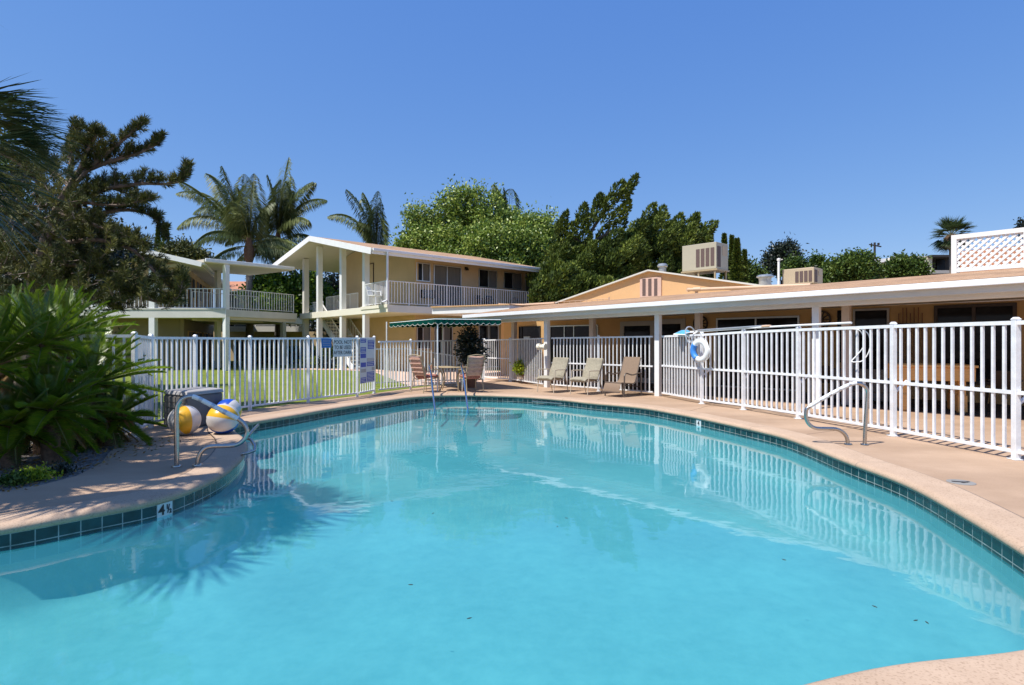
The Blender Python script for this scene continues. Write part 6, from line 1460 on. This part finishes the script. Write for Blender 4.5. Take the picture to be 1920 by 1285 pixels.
# inner sprays filling the mass
def inner(xr, yr, n, dr=1.5):
    for k in range(n):
        x, y = rr.uniform(*xr), rr.uniform(*yr); p = at(x, y, PY + rr.uniform(-dr, dr)) - o; dv = Vector((rr.uniform(-.6, 1), rr.uniform(-1, 1), rr.uniform(-.2, .9))); twig(p, dv, rr.uniform(.25, .55), dens=330, tint=.38 + rr.uniform(-.15, .2))
inner((-20, 130), (330, 600), 260); inner((60, 210), (390, 575), 95); inner((150, 290), (500, 575), 60, 1.0); inner((230, 320), (540, 580), 22, .8)
flush(A, 'needles', M['l_pine'], t, belly=.5); bark.build('trunk', M['pinebark'], t, smooth=True)
# golden-leaved tree behind the pine at the left edge
leaf_tree('olive_tree', 'yellowish green tree behind the pine at the left edge', 'tree', 0, 17, [(0, 280, 40, 60, 0), (15, 350, 60, 60, 0), (-60, 320, 60, 80, 0), (40, 420, 50, 50, 0), (-40, 440, 80, 80, 0)], 12000, .13, .055, M['l_bush'], spread=.22, limb_r=.12, bright=.1)
leaf_tree('shade_tree', 'dark background shrubbery between the pine and the sagos', 'tree', 10, 14.5, [(0, 560, 60, 60, 0), (80, 580, 60, 50, 0), (-60, 600, 80, 80, 0), (140, 620, 40, 40, 0), (40, 640, 80, 60, 0)], 9000, .12, .06, M['l_dark'], spread=.25)

# ---- sagos ----
def sago(label, x, Y, yc, n, L, seed, ztr=None, el=(-.35, 1.35), tint=.45, azr=(0, 6.28), dry=0):
    rr = random.Random(seed); c = at(x, yc, Y); t = thing('sago_palm', label, 'cycad', (c.x, Y, -.01), 0, 'sago palms in the planting bed'); A = acc(); r = MB(); h = c.z + .01
    for k in range(n):
        u = (k + .5) / n; e = el[1] + (el[0] - el[1]) * u ** 1.1 + rr.uniform(-.1, .1); az = azr[0] + ((k * 2.39996) % 6.283) / 6.283 * (azr[1] - azr[0]) + rr.uniform(-.1, .1)
        frond(A, r, (0, 0, h), az, e, L * rr.uniform(.82, 1.08) * (.8 + .2 * u), rr.uniform(.25, .60), .165, 105, hang=.02, vee=.40, w=.0115, tint=tint + rr.uniform(-.12, .16), rad=.009, bare=.12, tj=.08, ang=62, curl=rr.uniform(-.15, .15))
    flush(A, 'fronds', M['l_sago'], t, belly=.3); r.build('frond_stems', M['rachis'], t)
    b = MB(); b.lathe((0, 0, -.02), [(.09, 0), (.10, h * .5), (.10, h * .95), (.05, h * 1.08)], 12); b.build('trunk', M['boot'], t)
    if dry:
        A = acc(); r = MB()
        for k in range(dry): frond(A, r, (0, 0, h * .95), rr.uniform(0, 6.28), rr.uniform(-.9, -.5), L * .7, .6, .12, 50, hang=.1, vee=.1, w=.011, tint=rr.uniform(.2, .5), rad=.008)
        flush(A, 'dry_fronds', M['l_dry'], t); r.build('dry_stems', M['boot'], t)
sago('tallest sago palm in the middle of the clump', 78, 7.5, 650, 34, 1.15, 1, dry=5, tint=.55)
sago('sago palm leaning out over the deck towards the beach balls', 172, 8.0, 722, 34, 1.10, 2, dry=6, tint=.55)
sago('sago palm at the left edge of the photo', -20, 7.0, 690, 32, 1.15, 3, dry=4)
sago('low sago palm nearest the pool deck', 95, 6.9, 770, 44, .85, 5, dry=10, el=(-.8, 1.35))
sago('sago palm with yellowing top fronds against the left fence', 185, 9.2, 680, 34, .95, 6, tint=.6)
sago('sago palm at the back of the clump below the pine', 10, 9.0, 640, 40, 1.2, 7)
sago('small sago palm low between the deck edge and the beach ball', 205, 8.1, 790, 40, .72, 8, el=(-.6, 1.3), dry=8)
sago('dark low sago palm at the lower left corner of the bed', 20, 6.7, 800, 44, .75, 9, el=(-.7, 1.3), dry=10)
sago('sago palm with upright fronds behind the tallest one', 120, 8.4, 640, 26, 1.05, 10, el=(.1, 1.45), tint=.55)

# spiky grass tufts and ground cover
for (x, y, n, hh, lab, mt) in ((140, 842, 260, .40, 'spiky grey green tuft at the foot of the sagos', 'l_fan'), (200, 832, 200, .26, 'low dark tuft at the corner of the planting bed', 'l_dark'), (40, 850, 240, .35, 'wiry tuft at the left edge of the planting bed', 'l_dark')):
    g = gp(x, y); t = thing('grass_tuft', lab, 'plant', (g[0], g[1], -.01)); a = rng.uniform(0, 6.28, n); e = rng.uniform(.2, 1.5, n); D = np.stack([np.cos(a) * np.cos(e), np.sin(a) * np.cos(e), np.sin(e)], 1)
    leaves('blades', rng.normal(size=(n, 3)) * [.04, .04, 0], D, hh * rng.uniform(.6, 1.1, n), .012, .5 + rng.normal(size=n) * .2, M[mt], t)
for (x, y, n, rx, lab, mt) in ((62, 900, 900, .085, 'small chartreuse ground cover plant at the edge of the deck', 'l_yellow'), (22, 908, 500, .08, 'grey green creeping plant beside the chartreuse one', 'l_bush'), (110, 890, 400, .07, 'dull green creeping plant by the deck edge', 'l_dark')):
    g = gp(x, y); t = thing('ground_cover', lab, 'plant', (g[0], g[1], -.01)); P = rng.normal(size=(n, 3)) * [rx, rx * .8, .035]; P[:, 2] = np.abs(P[:, 2]) * 1.4 + .01
    leaves('foliage', P, rng.normal(size=(n, 3)) + [0, 0, 1.2], .04, .022, .5 + rng.normal(size=n) * .25, M[mt], t)
# leaf litter: stones in the bed
n = 2600; P = rng.uniform([-9, 4.8, 0], [-4.8, 8.6, 0], (n, 3)); P[:, 2] = .0
leaves('leaf_litter', P, rng.normal(size=(n, 3)) * [1, 1, .25] + [0, 0, .05], .05, .025, .3 + rng.normal(size=n) * .25, M['l_dry'])['kind'] = 'stuff'

# ---- potted tree and shrub by the gate ----
pp = Vector(((882 - CX) / F * 18.4, 18.4)); t = thing('potted_tree', 'dark leafy potted tree beside the patio table', 'potted plant', (*pp, 0))
b = MB(); b.lathe((0, 0, 0), [(.16, 0), (.24, .40), (.27, .42), (.27, .47), (.22, .47)], 20); b.build('pot', M['pot'], t, smooth=True)
b = MB(); b.tube([(0, 0, .4), (.03, 0, .9), (0, .02, 1.4)], [.03, .025, .015], 6); b.tube([(0, 0, .8), (.2, .05, 1.3)], .015, 5); b.tube([(0, 0, .9), (-.22, 0, 1.2)], .015, 5); b.build('trunk', M['bark'], t)
bl = np.array([(-.05, 0, 1.6, .24, .22, .26), (-.2, 0, 1.3, .22, .2, .2), (.15, 0, 1.35, .26, .22, .22), (.3, 0, 1.12, .18, .2, .2), (-.15, 0, 1.0, .20, .2, .16), (.08, 0, .95, .2, .2, .18)])
P, D, T = blob_crown(bl, 2600, .1, .09, .1); leaves('crown', P, D, rng.uniform(.08, .15, len(P)), .05, T, M['l_dark'], t)
pp = Vector(((990 - CX) / F * 20.2, 20.2)); t = thing('potted_shrub', 'chartreuse shrub in a terracotta pot behind the short fence', 'potted plant', (*pp, 0))
b = MB(); b.lathe((0, 0, 0), [(.16, 0), (.22, .26), (.24, .28), (.24, .32), (.2, .32)], 20); b.build('pot', M['pot'], t, smooth=True)
bl = np.array([(-.15, 0, .52, .26, .2, .14), (.12, 0, .46, .24, .2, .13), (-.28, 0, .58, .15, .15, .12)]); P, D, T = blob_crown(bl, 1800, .1, .07, .2); leaves('crown', P, D, .10, .05, T, M['l_yellow'], t)
# floating leaves on the water
for (x, y, k) in ((770, 1097, 1), (1062, 989, 2), (1290, 955, 0), (1640, 1137, 3), (1715, 1163, 0), (1048, 972, 1), (812, 962, 1)): pass
xs = [(770, 1097), (1045, 988), (1062, 972), (1272, 957), (1640, 1138), (1717, 1164), (1738, 1168), (735, 940), (812, 963), (1470, 1050), (880, 1160)]
for i, (x, y) in enumerate(xs):
    g = gp(x, y, WZ); b = MB(); a = i * 1.3; s = .008; c_, s_ = math.cos(a), math.sin(a)
    pts = [(g[0] + c_ * 2 * s, g[1] + s_ * 2 * s), (g[0] - s_ * s * .5, g[1] + c_ * s * .5), (g[0] - c_ * 2 * s, g[1] - s_ * 2 * s), (g[0] + s_ * s * .5, g[1] - c_ * s * .5)]
    b.hexa([(*p_, WZ + .001) for p_ in pts], [(*p_, WZ + .004) for p_ in pts]); tag(b.build('floating_leaf', M['darkwood']), 'tiny dark leaf floating on the open pool water', 'leaf', 'tiny leaves floating on the pool')
# ================= camera, sun, sky =================
cam = bpy.data.cameras.new('camera'); co = bpy.data.objects.new('camera', cam); COL.objects.link(co)
cam.sensor_fit = 'HORIZONTAL'; cam.sensor_width = 36; cam.lens = 36 * F / 1920; cam.clip_end = 3000; cam.clip_start = .05
co.location = (0, 0, H); co.rotation_euler = (math.pi / 2, 0, 0); scene.camera = co
EL = math.radians(60); s = Vector((-.84, -.54)).normalized(); to_sun = Vector((s.x * math.cos(EL), s.y * math.cos(EL), math.sin(EL)))
sl = bpy.data.lights.new('sun', 'SUN'); sl.energy = 4.9; sl.angle = math.radians(.53); sl.color = (1.0, .955, .88); so = bpy.data.objects.new('sun', sl); COL.objects.link(so)
so.rotation_euler = (-to_sun).to_track_quat('-Z', 'Y').to_euler(); so.location = to_sun * 50
w = bpy.data.worlds.new('World'); scene.world = w; w.use_nodes = True; nt = w.node_tree; bg = nt.nodes['Background']
sky = nt.nodes.new('ShaderNodeTexSky'); sky.sky_type = 'NISHITA'; sky.sun_disc = False; sky.sun_elevation = EL; sky.sun_rotation = math.atan2(s.x, s.y) % (2 * math.pi)
sky.altitude = 50; sky.air_density = .7; sky.dust_density = .1; sky.ozone_density = 6.0
sp = nt.nodes.new('ShaderNodeSeparateColor'); cb = nt.nodes.new('ShaderNodeCombineColor'); nt.links.new(sky.outputs[0], sp.inputs[0])
for i, (ex, k) in enumerate(((.84, .94), (.577, 1.37), (.244, 3.08))):      # clear deep blue overhead, paler towards the roofs
    p = nt.nodes.new('ShaderNodeMath'); p.operation = 'POWER'; p.inputs[1].default_value = ex; nt.links.new(sp.outputs[i], p.inputs[0])
    q = nt.nodes.new('ShaderNodeMath'); q.operation = 'MULTIPLY'; q.inputs[1].default_value = k; nt.links.new(p.outputs[0], q.inputs[0]); nt.links.new(q.outputs[0], cb.inputs[i])
nt.links.new(cb.outputs[0], bg.inputs[0]); bg.inputs[1].default_value = .14
scene.view_settings.view_transform = 'Standard'; scene.view_settings.look = 'None'; scene.view_settings.exposure = 0.36; scene.view_settings.gamma = 1.0
scene.render.engine = 'CYCLES'; scene.cycles.max_bounces = 8; scene.cycles.transparent_max_bounces = 12; scene.cycles.sample_clamp_indirect = 6.0
scene.cycles.caustics_reflective = False; scene.cycles.caustics_refractive = False
